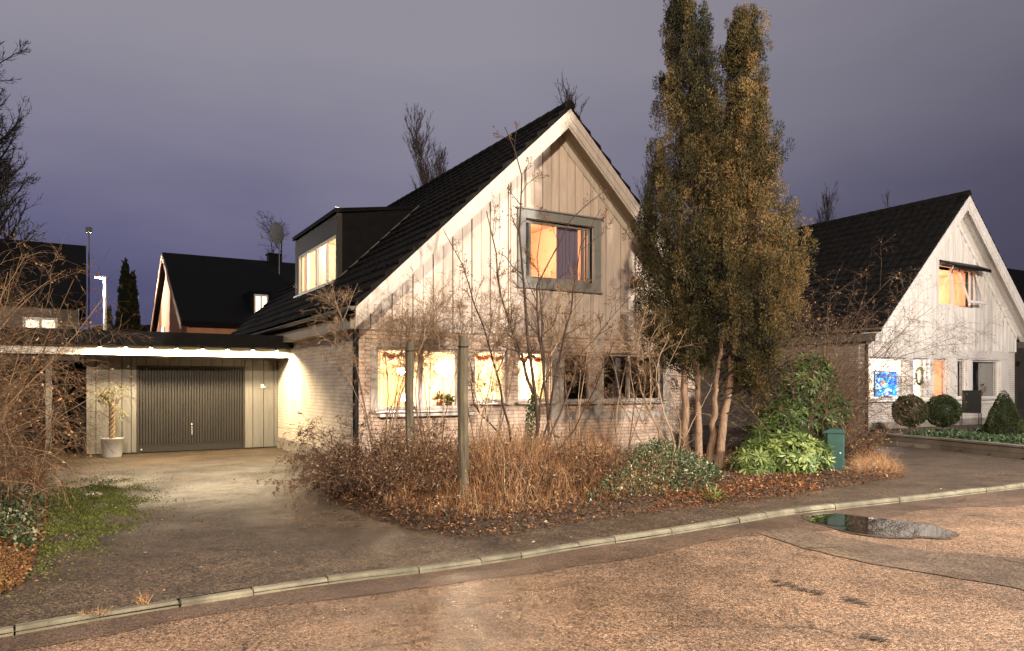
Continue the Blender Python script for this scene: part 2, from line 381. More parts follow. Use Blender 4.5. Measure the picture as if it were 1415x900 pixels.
xs = np.linspace(-34, 48, 165); kys = kerb_y(xs)
def strip(name, mat, off0, off1, z, xsub=None, wob=0.0, seed=0):
    """sheet between kerb+off0 and kerb+off1"""
    r = np.random.default_rng(seed); X = xs if xsub is None else np.linspace(*xsub, 90); K = kerb_y(X)
    w0 = np.cumsum(r.normal(0, wob, len(X))) if wob else 0; w0 = w0 - np.linspace(w0[0], w0[-1], len(X)) if wob else 0
    o0 = np.broadcast_to(off0, X.shape); o1 = np.broadcast_to(off1, X.shape)
    V = np.concatenate([np.stack([X, K + o0 + w0, np.full_like(X, z)], 1), np.stack([X, K + o1, np.full_like(X, z)], 1)]); n = len(X)
    m = MB(); m.add(V, np.array([[i, i + 1, n + i + 1, n + i] for i in range(n - 1)])); o = m.build(name, mat); return tag(o, kind='structure')
strip('road', road_m, -9., -.02, ROADZ)
strip('pavement', drive_m, -30., -9.01, 0.0)
strip('driveway', drive_m, .10, 40., 0.0)
# the worn darker band along the gutter and the pale repaired strip across the road
X = np.linspace(-3, 9, 90)
strip('road_gutter_strip', strip_m, -(.35 + .55 * np.clip((np.linspace(-4.2, 12, 90) + 2) / 5, 0, 1) * (1 + .35 * np.sin(np.linspace(-4.2, 12, 90) * 1.9))), -.03, ROADZ + .004, (-4.2, 12), .03, 3)
def sheet(name, mat, pix, z, wob=.02, seed=1, sub=10):
    r = np.random.default_rng(seed); pts = []
    P = [G(px, py, z) for px, py in pix]
    for i in range(len(P)):
        a, b = P[i], P[(i + 1) % len(P)]
        for k in range(sub):
            f = k / sub; q = a * (1 - f) + b * f; pts.append((q[0] + r.normal(0, wob), q[1] + r.normal(0, wob), z))
    m = MB(); c = np.mean(pts, 0); V = [tuple(c)] + pts; n = len(pts)
    m.add(V, np.array([[0, 1 + i, 1 + (i + 1) % n] for i in range(n)])); o = m.build(name, mat); return tag(o, kind='structure')
sheet('road_repair_strip', patch_m, [(1045, 735), (1100, 728), (1160, 742), (1260, 758), (1415, 772), (1500, 790), (1500, 835), (1400, 812), (1300, 795), (1200, 778), (1110, 757)], ROADZ + .008, .012, 5, 4)
# puddle
def water():
    t = NT('puddle_water'); t.col((.012, .011, .010)); t.rough(.015); t.b.inputs['Specular IOR Level'].default_value = 1.0; t.b.inputs['IOR'].default_value = 1.9
    t.bump(t.noise(3, 2), .03, .01); return t.m
r_ = np.random.default_rng(21); a = np.linspace(0, 2 * math.pi, 72, endpoint=False)
rad = 1 + .09 * np.sin(3 * a + 2.4) + .05 * np.sin(5 * a + .4) + .025 * np.sin(9 * a) + .012 * np.sin(17 * a + 1)
pc = G(1208, 727, ROADZ); V = [(pc[0], pc[1], ROADZ + .012)] + [(pc[0] + .66 * rad[i] * math.cos(a[i]) - .20 * rad[i] * math.sin(a[i]), pc[1] + .74 * rad[i] * math.sin(a[i]) - .05 * math.cos(a[i]), ROADZ + .012) for i in range(72)]
m = MB(); m.add(V, np.array([[0, 1 + i, 1 + (i + 1) % 72] for i in range(72)])); tag(m.build('puddle', water()), kind='structure')
m = MB(); V2 = [(V[0][0], V[0][1], ROADZ + .0105)] + [(V[0][0] + (q[0] - V[0][0]) * (1.05 + .02 * math.sin(i * .7)), V[0][1] + (q[1] - V[0][1]) * (1.12 + .03 * math.sin(i * .45 + 1)), ROADZ + .0105) for i, q in enumerate(V[1:])]
m.add(V2, np.array([[0, 1 + i, 1 + (i + 1) % 72] for i in range(72)])); damp = mat_asphalt('damp_asphalt', (.085, .062, .045), (.22, .18, .14), .5, (.01, .01, .01), (.2, .5), vs=115.); tag(m.build('road_damp_fringe', damp), kind='structure')
# short ruts worn in the road
rut_m = simple('rut', (.03, .022, .015), .8, .5, 20, .4)
for (x0, y0, x1, y1, w_) in [(1066, 805, 1135, 822, .025), (1165, 829, 1200, 838, .014), (1190, 880, 1225, 890, .012)]:
    rr_ = np.random.default_rng(int(x0)); m = MB()
    for q in range(26):
        f = q / 25; c = G(x0 + (x1 - x0) * f, y0 + (y1 - y0) * f + rr_.normal(0, 1.6), ROADZ); m.add([(c[0] + rr_.uniform(-.07, -.02), c[1] + rr_.normal(0, .01), ROADZ + .013 + q * 1e-4), (c[0] + .03, c[1] - w_ * rr_.uniform(.2, .8), ROADZ + .013 + q * 1e-4), (c[0] + rr_.uniform(.03, .08), c[1], ROADZ + .013 + q * 1e-4), (c[0], c[1] + w_ * rr_.uniform(.2, .8), ROADZ + .013 + q * 1e-4)], [(0, 1, 2, 3)])
    tag(m.build('road_wear', rut_m), kind='structure')

# kerb stones
kerb_m = NT('kerb_stone'); n_ = kerb_m.noise(3, 5); a_ = kerb_m.node('ShaderNodeAttribute'); a_.attribute_name = 'tint'
c_ = kerb_m.ramp(n_, [(.3, (.10, .09, .065)), (.65, (.25, .23, .17))]); c_ = kerb_m.mix(1., c_, kerb_m.ramp(a_.outputs['Fac'], [(0, (.65, .65, .6)), (1, (1.1, 1.1, 1.05))]), 'MULTIPLY')
c_ = kerb_m.mix(kerb_m.ramp(kerb_m.noise(1.3, 6, .7), [(.5, (0, 0, 0)), (.68, (.8, .8, .8))]), c_, (.06, .055, .035))
kerb_m.col(c_); kerb_m.rough(.8); kerb_m.bump(kerb_m.noise(45, 5), .7, .01)
m = MB(); seg = np.stack([xs, kys], 1); L_ = np.concatenate([[0], np.cumsum(np.linalg.norm(np.diff(seg, axis=0), axis=1))]); d = 0.; rk = np.random.default_rng(3)
while d < L_[-1] - 1.2:
    ln = 1.0 * rk.uniform(.4, .85); x0 = np.interp(d, L_, xs); x1 = np.interp(d + ln - .004 - rk.uniform(0, .008), L_, xs); y0, y1 = kerb_y(x0), kerb_y(x1)
    low = np.clip((x0 + 1.0) / 3.5, 0, 1); top = .004 + .022 * low + rk.normal(0, .004); wd = .11
    tx, ty = (x1 - x0) / 2, (y1 - y0) / 2; nl = math.hypot(tx, ty); nx, ny = -ty / nl, tx / nl; cx_, cy_ = (x0 + x1) / 2 + rk.normal(0, .004), (y0 + y1) / 2 + rk.normal(0, .004)
    b = .018; T_ = rk.uniform(0, 1)
    def ringp(e, w0, w1, z): return [(cx_ + s1 * tx * e + nx * ww, cy_ + s1 * ty * e + ny * ww, z) for s1, ww in ((-1, w0), (1, w0), (1, w1), (-1, w1))]
    w0, w1 = -.02, wd - .02
    V = ringp(1, w0, w1, -.15) + ringp(1, w0 + .004, w1 - .004, top - b) + ringp(.985, w0 + b + .008, w1 - b, top)
    m.add(V, [(0, 1, 5, 4), (1, 2, 6, 5), (2, 3, 7, 6), (3, 0, 4, 7), (4, 5, 9, 8), (5, 6, 10, 9), (6, 7, 11, 10), (7, 4, 8, 11), (8, 9, 10, 11)], T_)
    d += ln
tag(m.build('kerb', kerb_m.m), kind='structure')
strip('kerb_bed', simple('kerb_bed', (.05, .042, .03), .9, .4, 20, .3), -.03, .115, -.018)

# planted beds
def pip(P, poly):
    x, y = P[:, 0], P[:, 1]; ins = np.zeros(len(P), bool); n = len(poly)
    for i in range(n):
        x0, y0 = poly[i]; x1, y1 = poly[(i + 1) % n]
        c = ((y0 > y) != (y1 > y)) & (x < (x1 - x0) * (y - y0) / (y1 - y0 + 1e-12) + x0); ins ^= c
    return ins
def edist(P, poly):
    dd = np.full(len(P), 1e9); n = len(poly)
    for i in range(n):
        a = np.array(poly[i]); b = np.array(poly[(i + 1) % n]); ab = b - a; t = np.clip(((P[:, :2] - a) @ ab) / (ab @ ab), 0, 1)
        dd = np.minimum(dd, np.linalg.norm(P[:, :2] - (a + t[:, None] * ab), axis=1))
    return dd
bed_pix = [(444, 646), (450, 672), (462, 690), (520, 713), (575, 730), (640, 742), (720, 735), (850, 715), (960, 699), (1100, 681), (1190, 669), (1243, 660), (1222, 640), (1203, 622)]
BED = [tuple(G(*p)[:2]) for p in bed_pix] + [tuple(H2.w(-.05, -.6, 0)[:2]), tuple(H2.w(-.05, 12, 0)[:2]), tuple(H1.w(8.8, 12, 0)[:2]), tuple(H1.w(8.7, -.0, 0)[:2]), tuple(H1.w(-.02, -.0, 0)[:2]), tuple(H1.w(-.02, .9, 0)[:2])]
lp = [(66, 640), (62, 668), (66, 700), (60, 740), (48, 775), (30, 806), (6, 822), (-30, 830), (-250, 850)]
LBED = [tuple(G(*p)[:2]) for p in lp] + [(-9, 4.8), (-22, 4.8), (-22, 17.), (-11.6, 16.3)]
soil = simple('soil', (.045, .030, .018), .95, .5, 4, .8)
def bed_mesh(name, poly, step=.16, amp=.05, seed=0, rise=.35, top=.10, z0=.004, mat=soil):
    r = np.random.default_rng(seed); A = np.array(poly); lo, hi = A.min(0), A.max(0)
    gx = np.arange(lo[0], hi[0] + step, step); gy = np.arange(lo[1], hi[1] + step, step); XX, YY = np.meshgrid(gx, gy, indexing='ij')
    P = np.stack([XX.ravel(), YY.ravel()], 1); ins = pip(P, poly); dd = edist(P, poly)
    z = np.where(ins, z0 + np.minimum(dd * rise, top) + r.uniform(0, amp, len(P)) * np.minimum(dd * 2, 1), -.05)
    V = np.column_stack([P, z]); n = len(gy); ii, jj = np.meshgrid(np.arange(len(gx) - 1), np.arange(n - 1), indexing='ij'); b = (ii * n + jj).ravel()
    Fq = np.stack([b, b + n, b + n + 1, b + 1], 1); keep = ins[Fq].any(1); m = MB(); m.add(V, Fq[keep]); return tag(m.build(name, mat, smooth=True), kind='structure')
bed_mesh('garden_soil', BED); bed_mesh('garden_soil', LBED, seed=5)
# far hill on the right and low rise behind
def hill():
    r = np.random.default_rng(4); m = MB(); n = 40
    u = np.linspace(0, 1, n); X_ = 40 + u * 240; top = 6 + 44 * np.sin(np.clip(u * 1.6, 0, 1.57)) + r.normal(0, .6, n)
    V = []
    for i in range(n): V += [(X_[i], 120 + 20 * u[i], -1), (X_[i] * 1.06, 150 + 30 * u[i], top[i] * .75), (X_[i] * 1.12, 200 + 40 * u[i], top[i]), (X_[i] * 1.3, 300, -1)]
    Fq = [(4 * i + k, 4 * i + k + 1, 4 * i + 5 + k, 4 * i + 4 + k) for i in range(n - 1) for k in range(3)]
    m.add(V, Fq); tag(m.build('hill', simple('hill_woods', (.02, .02, .018), .95, .5, .4), smooth=True), kind='structure')
hill()

# ------------------------------------------------------------------ houses
def roof_tiles(W_, D, ridge, slope, oh, eave, cut=None, back=.4):
    """tile relief of both slopes, slab and ridge"""
    m = MB(); half = W_ / 2 + eave; Lv = half * math.sqrt(1 + slope * slope); cs = 1 / math.sqrt(1 + slope * slope); sn = slope * cs
    nc = int(Lv / .36); ch = Lv / nc; u = np.arange(-oh, D + back + .001, .05); wave = .028 * np.abs(np.sin(math.pi * (u + oh) / .3))
    r = np.random.default_rng(11)
    for side in (0, 1):
        v = []; h = []
        for k in range(nc): v += [k * ch, (k + 1) * ch - .006]; h += [.05, .004]
        v = np.array(v); h = np.array(h); tilt = r.normal(0, .004, (len(v), len(u)))
        x = v * cs; z = ridge - slope * half + v * sn
        VV, UU = np.meshgrid(np.arange(len(v)), np.arange(len(u)), indexing='ij')
        Hh = h[VV] + wave[UU] + tilt
        X_ = -eave + x[VV] - Hh * sn; Z_ = z[VV] + Hh * cs
        if side: X_ = W_ - X_
        V = np.stack([X_, u[UU], Z_], -1).reshape(-1, 3); n = len(u)
        ii, jj = np.meshgrid(np.arange(len(v) - 1), np.arange(n - 1), indexing='ij'); b = (ii * n + jj).ravel(); Fq = np.stack([b, b + n, b + n + 1, b + 1], 1)
        if cut and side == 0:
            c = V[Fq].mean(1); Fq = Fq[~((c[:, 0] > cut[0]) & (c[:, 0] < cut[1]) & (c[:, 1] > cut[2]) & (c[:, 1] < cut[3]))]
        m.add(V, Fq)
        for k in range(nc):   # stepped verge at both gable ends
            for yy in (-oh - .012, D + back - .05):
                v0, v1 = k * ch, (k + 1) * ch; xa, xb = -eave + v0 * cs, -eave + v1 * cs; za, zb = ridge - slope * half + v0 * sn, ridge - slope * half + v1 * sn
                pts = [(xa, za + .09), (xb, zb + .02), (xb, zb - .10), (xa, za - .03)]
                if side: pts = [(W_ - p[0], p[1]) for p in pts]
                m.prism(pts, yy, yy + .07)
    yy = -oh - .02
    while yy < D + back:
        P = np.array([[(W_ / 2, yy, ridge + .02), (W_ / 2, yy + .42, ridge + .035)]]); m.tubes(P, np.array([[.125, .10]]), 10); yy += .38
    m.tubes(np.array([[(W_ / 2, -oh - .03, ridge + .02), (W_ / 2, -oh - .018, ridge + .02)]]), np.array([[.001, .125]]), 10)
    return m
def house(F_, name, label, W_, D, ridge, slope, oh, eave, gm, sm, sidm, trm, holes_lo, holes_up, lo_top, cut=None, wide=.21, raise_=.02, barge=.24, softm=None, group=None, eavem=None):
    root = empty(name, F_.w(0, 0, 0), ANG); tag(root, label, 'house', group)
    zr = lambda x: ridge - slope * abs(x - W_ / 2)
    th = .25
    m = MB(); wall_holes(m, 0, W_, .0, lo_top, holes_lo, 0, th); m.build('front_wall', gm, root)
    ztop = zr(0) - .12
    m = MB(); wall_holes(m, th + .002, D, 0, ztop, [], 0, th, axis='x'); m.build('side_wall', sm, root)
    m = MB(); wall_holes(m, th + .002, D, 0, ztop, [], W_ - th, W_, axis='x'); m.build('side_wall', sm, root)
    m = MB(); m.box(th + .002, W_ - th - .002, D - th, D, 0, ztop); m.prism([(th, ztop), (W_ - th, ztop), (W_ / 2, zr(W_ / 2) - .2)], D - th, D); m.build('rear_wall', sm, root)
    # plinth
    m = MB(); m.box(-.03, W_ + .03, -.03, D + .03, -.2, .28); m.build('plinth', concrete, root)
    # upper timber gable
    m = MB(); x = 0.; k = 0; top = lambda xx: zr(xx) - .17; rb = np.random.default_rng(9)
    edges = [0.]
    while edges[-1] < W_ - .02: edges.append(min(W_, edges[-1] + wide)) ;
    edges = sorted(set([round(e, 4) for e in edges] + [W_ / 2] + [h[i] for h in holes_up for i in (0, 1)]))
    for a, b in zip(edges[:-1], edges[1:]):
        kk = int((a + 1e-4) / wide); off = -.035 - (raise_ if kk % 2 else 0); cxm = (a + b) / 2; T_ = rb.uniform(0, 1) if kk % 2 == 0 else rb.uniform(0, 1)
        hs = [h for h in holes_up if h[0] < cxm < h[1]]
        g = .010 if raise_ < .022 else .013
        if not hs: m.prism([(a + g, lo_top - .06), (b - g, lo_top - .06), (b - g, top(b)), (a + g, top(a))], off, .0 - .001, T_)
        else:
            h = hs[0]; m.prism([(a + g, lo_top - .06), (b - g, lo_top - .06), (b - g, h[2]), (a + g, h[2])], off, -.001, T_); m.prism([(a + g, h[3]), (b - g, h[3]), (b - g, top(b)), (a + g, top(a))], off, -.001, T_)
    m.build('gable_boards', sidm, root)
    # wall behind the boards (with window opening)
    m = MB(); es = sorted(set([0.002, W_ / 2, W_ - .002] + [h[i] for h in holes_up for i in (0, 1)]))
    for a, b in zip(es[:-1], es[1:]):
        hs = [h for h in holes_up if h[0] < (a + b) / 2 < h[1]]
        if not hs: m.prism([(a, lo_top + .002), (b, lo_top + .002), (b, top(b)), (a, top(a))], .0, th)
        else: m.prism([(a, lo_top + .002), (b, lo_top + .002), (b, hs[0][2]), (a, hs[0][2])], 0, th); m.prism([(a, hs[0][3]), (b, hs[0][3]), (b, top(b)), (a, top(a))], 0, th)
    m.build('gable_wall', roof_felt, root)
    # roof: tiles, deck
    rf = roof_tiles(W_, D, ridge, slope, oh, eave, cut).build('roof', roof_tile, root)
    m = MB()
    def deck(x0, x1, y0, y1):
        m.prism([(x0, zr(x0) - .015), (x1, zr(x1) - .015), (x1, zr(x1) - .15), (x0, zr(x0) - .15)], y0, y1)
    y0, y1 = -oh + .035, D + .3
    if cut:
        deck(-eave, cut[0], y0, y1); deck(cut[1], W_ / 2, y0, y1); deck(cut[0], cut[1], y0, cut[2]); deck(cut[0], cut[1], cut[3], y1)
    else: deck(-eave, W_ / 2, y0, y1)
    deck(W_ / 2, W_ + eave, y0, y1); m.build('roof_deck', roof_felt, root)
    # soffit and barge boards
    m = MB()
    for sgn in (0, 1):
        for (a, b) in ((-eave, W_ / 2),):
            pts = [(a, zr(a) - .153), (b, zr(b) - .153), (b, zr(b) - .175), (a, zr(a) - .175)]
            if sgn: pts = [(W_ - p[0], p[1]) for p in pts]
            m.prism(pts, -oh + .036, -.06)
            # eave box along the side
            pass
    m.build('soffit', softm or trm, root); m = MB()
    xa, xb = (-eave + .04, -.002); zt = zr(-eave) - .16; m.box(xa, xb, -.3, D, zt - .24, zt - .005); m.build('eave_box', eavem or softm or trm, root)
    m = MB(); xa, xb = (W_ + .002, W_ + eave - .04); m.box(xa, xb, -.3, D, zt - .24, zt - .005)
    m.build('eave_box', eavem or softm or trm, root)
    m = MB(); dz = barge / .72
    for sgn in (0, 1):
        a, b = -eave, W_ / 2
        for (o1, o2, yy0, yy1) in ((.05, .05 + dz * .55, -oh - .035, -oh + .0), (.05 + dz * .5, .05 + dz, -oh - .012, -oh + .018), (.05 + dz * .97, .05 + dz * 1.12, -oh + .02, -oh + .05)):
            pts = [(a, zr(a) - o1), (b, zr(b) - o1), (b, zr(b) - o2), (a, zr(a) - o2)]
            if sgn: pts = [(W_ - p[0], p[1]) for p in pts]
            m.prism(pts, yy0, yy1)
        # inner moulding against the boards
        pts = [(0, zr(0) - .18), (b, zr(b) - .18), (b, zr(b) - .36), (0, zr(0) - .36)]
        if sgn: pts = [(W_ - p[0], p[1]) for p in pts]
        m.prism(pts, -.085, -.057)
    m.build('barge_board', trm, root)
    # gutters
    for sgn in (-1, 1):
        gx = -eave - .05 if sgn < 0 else W_ + eave + .05; gz = zr(-eave) - .03
        aa = np.linspace(math.pi, 2 * math.pi, 9); prof = [(gx + .065 * math.cos(q), gz + .065 * math.sin(q)) for q in aa]
        m = MB(); V = [(p[0], y, p[1]) for y in (-oh, D + .3) for p in prof]; m.add(V, [(i, i + 1, 9 + i + 1, 9 + i) for i in range(8)]); m.add([(p[0], -oh, p[1]) for p in prof], [tuple(range(9))])
        for yy in np.arange(-oh + .3, D, .6): m.box(gx - .07, gx + .07, yy, yy + .02, gz - .005, gz + .006)
        m.build('gutter', GUT, root)
    return root, zr
GUT = simple('gutter_metal', (.10, .09, .07), .5, .3, 6)

def window(root, u0, u1, z0, z1, depth, mull=(), axis='y', frm=None, fw=.055, curt=(), sill=None, sillm=None, name='window', surround=None, surm=None, pane=None, pane_off=0.0):
    """one window: frame mesh with pane, sill, curtain as children"""
    def fin(m, nm, mat, par, smooth=False):
        if axis == 'x':
            for V in m.V: V[:, [0, 1]] = V[:, [1, 0]]
        return m.build(nm, mat, par, smooth)
    m = MB(); d0, d1 = depth, depth + .07
    m.box(u0, u1, d0, d1, z0, z0 + fw); m.box(u0, u1, d0, d1, z1 - fw, z1); m.box(u0, u0 + fw, d0, d1, z0 + fw, z1 - fw); m.box(u1 - fw, u1, d0, d1, z0 + fw, z1 - fw)
    for q, w_ in mull: m.box(q - w_ / 2, q + w_ / 2, d0 + .003, d1, z0 + fw, z1 - fw)
    if surround:
        s_ = surround; m.box(u0 - s_, u0 - .001, -.075, d0 + .02, z0 - s_, z1 + s_); m.box(u1 + .001, u1 + s_, -.075, d0 + .02, z0 - s_, z1 + s_)
        m.box(u0 - .001, u1 + .001, -.072, d0 + .02, z1 + .001, z1 + s_); m.box(u0 - .001, u1 + .001, -.072, d0 + .02, z0 - s_, z0 - .001)
    o = fin(m, name, frm or trim_white, root)
    m = MB(); m.add([(u0 + fw, d0 + .03, z0 + fw), (u1 - fw, d0 + .03, z0 + fw), (u1 - fw, d0 + .03, z1 - fw), (u0 + fw, d0 + .03, z1 - fw)], [(0, 1, 2, 3)]); fin(m, 'pane', pane or glass, o)
    if sill:
        m = MB(); m.add([(u, v, z) for u in (u0 - .06, u1 + .06) for v, z in ((-.12, z0 - .03), (depth, z0 - .002), (depth, z0 - .04), (-.12, z0 - .055))], [(0, 1, 5, 4), (1, 2, 6, 5), (2, 3, 7, 6), (3, 0, 4, 7), (0, 3, 2, 1), (4, 5, 6, 7)])
        fin(m, 'sill', sillm or white_metal, o)
    for ci, (a, b, mat) in enumerate(curt):
        uu = np.linspace(a, b, max(12, int((b - a) / .012))); ph = rnd.uniform(0, 6); amp = .022
        vv = depth + .16 + amp * np.sin(uu * 55 + ph + 1.3 * np.sin(uu * 13)) + .01 * np.sin(uu * 131)
        n = len(uu); V = np.concatenate([np.stack([uu, vv, np.full(n, z0 - .02)], 1), np.stack([uu, vv * .6 + (depth + .16) * .4, np.full(n, z1 + .02)], 1)])
        m = MB(); m.add(V, [(i, i + 1, n + i + 1, n + i) for i in range(n - 1)]); fin(m, 'curtain', mat, o, True)
    return o
def room(root, x0, x1, y0, y1, z0, z1, mat, floor=None, fl=True):
    m = MB(); V = [(x, y, z) for x in (x0, x1) for y in (y0, y1) for z in (z0, z1)]
    m.add(V, [(0, 1, 3, 2), (4, 6, 7, 5), (2, 3, 7, 6), (1, 5, 7, 3), (0, 2, 6, 4)]); return m.build('interior_wall', mat, root)
def point(name, loc, power, col, radius=.05, spot=None):
    l = bpy.data.lights.new(name, 'SPOT' if spot else 'POINT'); l.energy = power; l.color = col; l.shadow_soft_size = radius
    if spot: l.spot_size = math.radians(spot[0]); l.spot_blend = spot[1]
    o = bpy.data.objects.new(name, l); COL.objects.link(o); o.location = loc
    if spot and len(spot) > 2: o.rotation_euler = Vector(spot[2]).to_track_quat('-Z', 'Y').to_euler()
    return o

# ---- main house
W1, D1, RZ1, SL = 8.66, 13.0, 7.50, .95
wz0 = H1.z_at(566, H1.s_at(560)); wz1 = H1.z_at(481, H1.s_at(560))
sx = H1.s_at
lo_holes = [(sx(521), sx(636), wz0, wz1), (sx(656), sx(702), wz0 + .12, wz1), (sx(716), sx(760), wz0 + .12, wz1), (sx(778), sx(819), wz0 + .1, wz1), (sx(833), sx(915), wz0 + .1, wz1)]
ux0, ux1 = sx(724), sx(817); uz0 = H1.z_at(385, ux0) + .02; uz1 = H1.z_at(303, ux0)
DX = .8; dt0 = H1.t_at(466, DX); dt1 = H1.t_at(408, DX); dzt = 5.9
house1, zr1 = house(H1, 'house', 'pale timber-gabled house with white brick side wall, joined to the flat-roofed garage', W1, D1, RZ1, SL, .7, .3, brick_front, brick_side, siding_cream, trim_cream,
                    lo_holes, [(ux0 - .01, ux1 + .01, uz0 - .01, uz1 + .01)], 2.78, cut=(DX, 2.75, dt0, dt1), wide=.215, raise_=.018, softm=soffit_m, group=None)
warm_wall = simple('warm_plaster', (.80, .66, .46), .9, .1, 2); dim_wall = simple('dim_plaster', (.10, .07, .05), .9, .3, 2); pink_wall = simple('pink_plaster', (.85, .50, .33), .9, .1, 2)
cur_y = curtain_mat('curtain_yellow', (.85, .72, .50)); cur_w = curtain_mat('curtain_white', (.9, .80, .62), .6); cur_p = curtain_mat('curtain_violet', (.16, .15, .22), .1); cur_b = curtain_mat('curtain_blue', (.05, .09, .16), .08)
cur_o = curtain_mat('curtain_peach', (.85, .52, .34), .5)
h = lo_holes
window(house1, h[0][0], h[0][1], h[0][2], h[0][3], .08, [((sx(584)), .075)], curt=[(h[0][0] + .02, sx(537), cur_y), (sx(578), sx(590), cur_y), (sx(630), h[0][1] - .02, cur_y)], sill=True)
window(house1, h[1][0], h[1][1], h[1][2], h[1][3], .08, curt=[(h[1][0], sx(668), cur_y), (sx(692), h[1][1], cur_y)], sill=True, sillm=trim_cream)
window(house1, h[2][0], h[2][1], h[2][2], h[2][3], .08, curt=[(h[2][0], sx(728), cur_y), (sx(748), h[2][1], cur_y)], sill=True, sillm=trim_cream)
window(house1, h[3][0], h[3][1], h[3][2], h[3][3], .08, frm=trim_cream, curt=[(h[3][0], h[3][0] + .12, cur_b)], sill=True, sillm=trim_cream)
window(house1, h[4][0], h[4][1], h[4][2], h[4][3], .08, [(sx(872), .08)], frm=trim_cream, curt=[(sx(858), sx(866), cur_p)], sill=True, sillm=trim_cream)
# timber panels round the ground floor windows
m = MB()
zs0, zs1 = wz0 - .32, 2.78
for a, b in ((sx(761), h[3][0]), (h[3][1], h[4][0]), (h[4][1], h[4][1] + .22)): m.box(a + .003, b - .003, -.035, -.002, wz0 - .14, zs1 - .005)
m.box(sx(761), h[4][1] + .22, -.03, -.0015, wz0 - .30, wz0 - .142)
m.build('window_panelling', trim_cream, house1); m = MB()
for a, b in ((h[0][0] - .13, h[0][0]), (h[0][1], h[0][1] + .1)): m.box(a, b, -.02, -.002, h[0][2] - .05, h[0][3] + .1)
m.box(h[0][0] + .002, h[0][1] - .002, -.022, -.002, h[0][3] + .003, h[0][3] + .12)
m.build('window_casing', trim_cream, house1)
m = MB(); m.box(sx(521), sx(652), -.16, -.004, wz0 - .13, wz0 - .075); m.build('flower_shelf', trim_white, house1)
# a board that divides the gable left of the upper window
m = MB(); xb = sx(706); m.box(xb - .04, xb + .04, -.082, -.054, 2.76, zr1(xb) - .3); m.build('divider_board', trim_cream, house1)
window(house1, ux0, ux1, uz0, uz1, .05, [(sx(734), .05), (sx(808), .05)], frm=trim_grey, surround=None, curt=[(ux0, sx(737), cur_b), (sx(776), sx(806), cur_p)], fw=.05)
m = MB(); o_ = .24
ox0, ox1 = sx(713), sx(828) - .02
m.box(ox0, ux0 - .012, -.10, -.054, uz0 - .20, uz1 + .19); m.box(ux1 + .012, ox1, -.10, -.054, uz0 - .20, uz1 + .19)
m.box(ux0 - .011, ux1 + .011, -.098, -.054, uz1 + .012, uz1 + .19); m.box(ux0 - .011, ux1 + .011, -.098, -.054, uz0 - .20, uz0 - .012)
m.box(ox0 - .05, ox1 + .05, -.15, -.054, uz1 + .192, uz1 + .222); m.box(ox0 - .02, ox1 + .02, -.135, -.054, uz0 - .23, uz0 - .202)
m.box(ox0 + .06, ox0 + .09, -.108, -.099, uz0 - .16, uz1 + .15); m.box(ox1 - .09, ox1 - .06, -.108, -.099, uz0 - .16, uz1 + .15)
m.build('window_surround', trim_grey, house1)
# rooms
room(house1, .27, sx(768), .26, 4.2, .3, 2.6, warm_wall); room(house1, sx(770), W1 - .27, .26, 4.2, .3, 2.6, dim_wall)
room(house1, 3.1, 5.6, .26, 3.4, 3.0, 5.6, pink_wall)
# dormer
dark_sheet = simple('dark_sheet', (.006, .006, .006), .75, .4, 5, .1, spec=.15); dark_wood = simple('dark_wood', (.03, .025, .018), .7, .3, 6, .2, stretch=(8, 1, 8))
zf = zr1(DX); dwz0, dwz1 = H1.z_at(389, DX, dt0 + .25), H1.z_at(322, DX, dt0)
m = MB(); wall_holes(m, dt0, dt1, zf - .12, dzt - .1, [(dt0 + .12, dt1 - .28, dwz0, dwz1)], DX, DX + .12, axis='x'); m.build('dormer_front', dark_wood, house1)
xr = 2.9
for yy in (dt0, dt1 - .06):
    m = MB(); m.prism([(DX + .121, zf + .0), (DX + .121, dzt - .1), (xr - .12, dzt + .22), (xr - .12, zr1(xr - .12) - .05)], yy, yy + .06)
    m.build('dormer_cheek', dark_sheet, house1)
m = MB(); m.prism([(DX - .07, dzt - .1), (xr + .12, dzt + .26), (xr + .12, dzt + .34), (DX - .07, dzt - .0)], dt0 - .05, dt1 + .05); m.build('dormer_roof', roof_felt, house1)
m = MB(); m.cyl((DX, dt0 - .06, zf + .07), (xr, dt0 - .06, zr1(xr) + .08), .02, k=6); m.build('flashing', GUT, house1)
m = MB(); m.box(DX - .07, DX + .03, dt0 - .05, dt0 - .01, dzt + .012, dzt + .03); m.build('dormer_clip', white_metal, house1)
mid = (dt0 + dt1 - .16) / 2
window(house1, dt0 + .12, dt1 - .28, dwz0, dwz1, DX + .02, [(mid, .12), ((dt0 + .12 + mid) / 2, .05), ((dt1 - .28 + mid) / 2, .05)], axis='x', curt=[(dt0 + .2, dt0 + .75, cur_w), (mid - .5, mid - .1, cur_w), (mid + .1, mid + .6, cur_w), (dt1 - .8, dt1 - .3, cur_w)], fw=.06)
m = MB(); m.box(DX - .1, DX, dt0 + .05, dt1 - .2, dwz0 - .06, dwz0 - .01); m.build('dormer_sill', GUT, house1)
m = MB(); x0, x1, y0, y1, z0, z1 = DX + .14, 2.7, dt0 + .08, dt1 - .08, zf - .1, dzt - .12
V = [(x, y, z) for x in (x0, x1) for y in (y0, y1) for z in (z0, z1)]; m.add(V, [(4, 6, 7, 5), (2, 3, 7, 6), (1, 5, 7, 3), (0, 2, 6, 4), (0, 4, 5, 1)]); m.build('interior_wall', warm_wall, house1)
point('dormer_light', H1.w(1.7, mid, dzt - .5), 280, (1, .88, .70), .12)
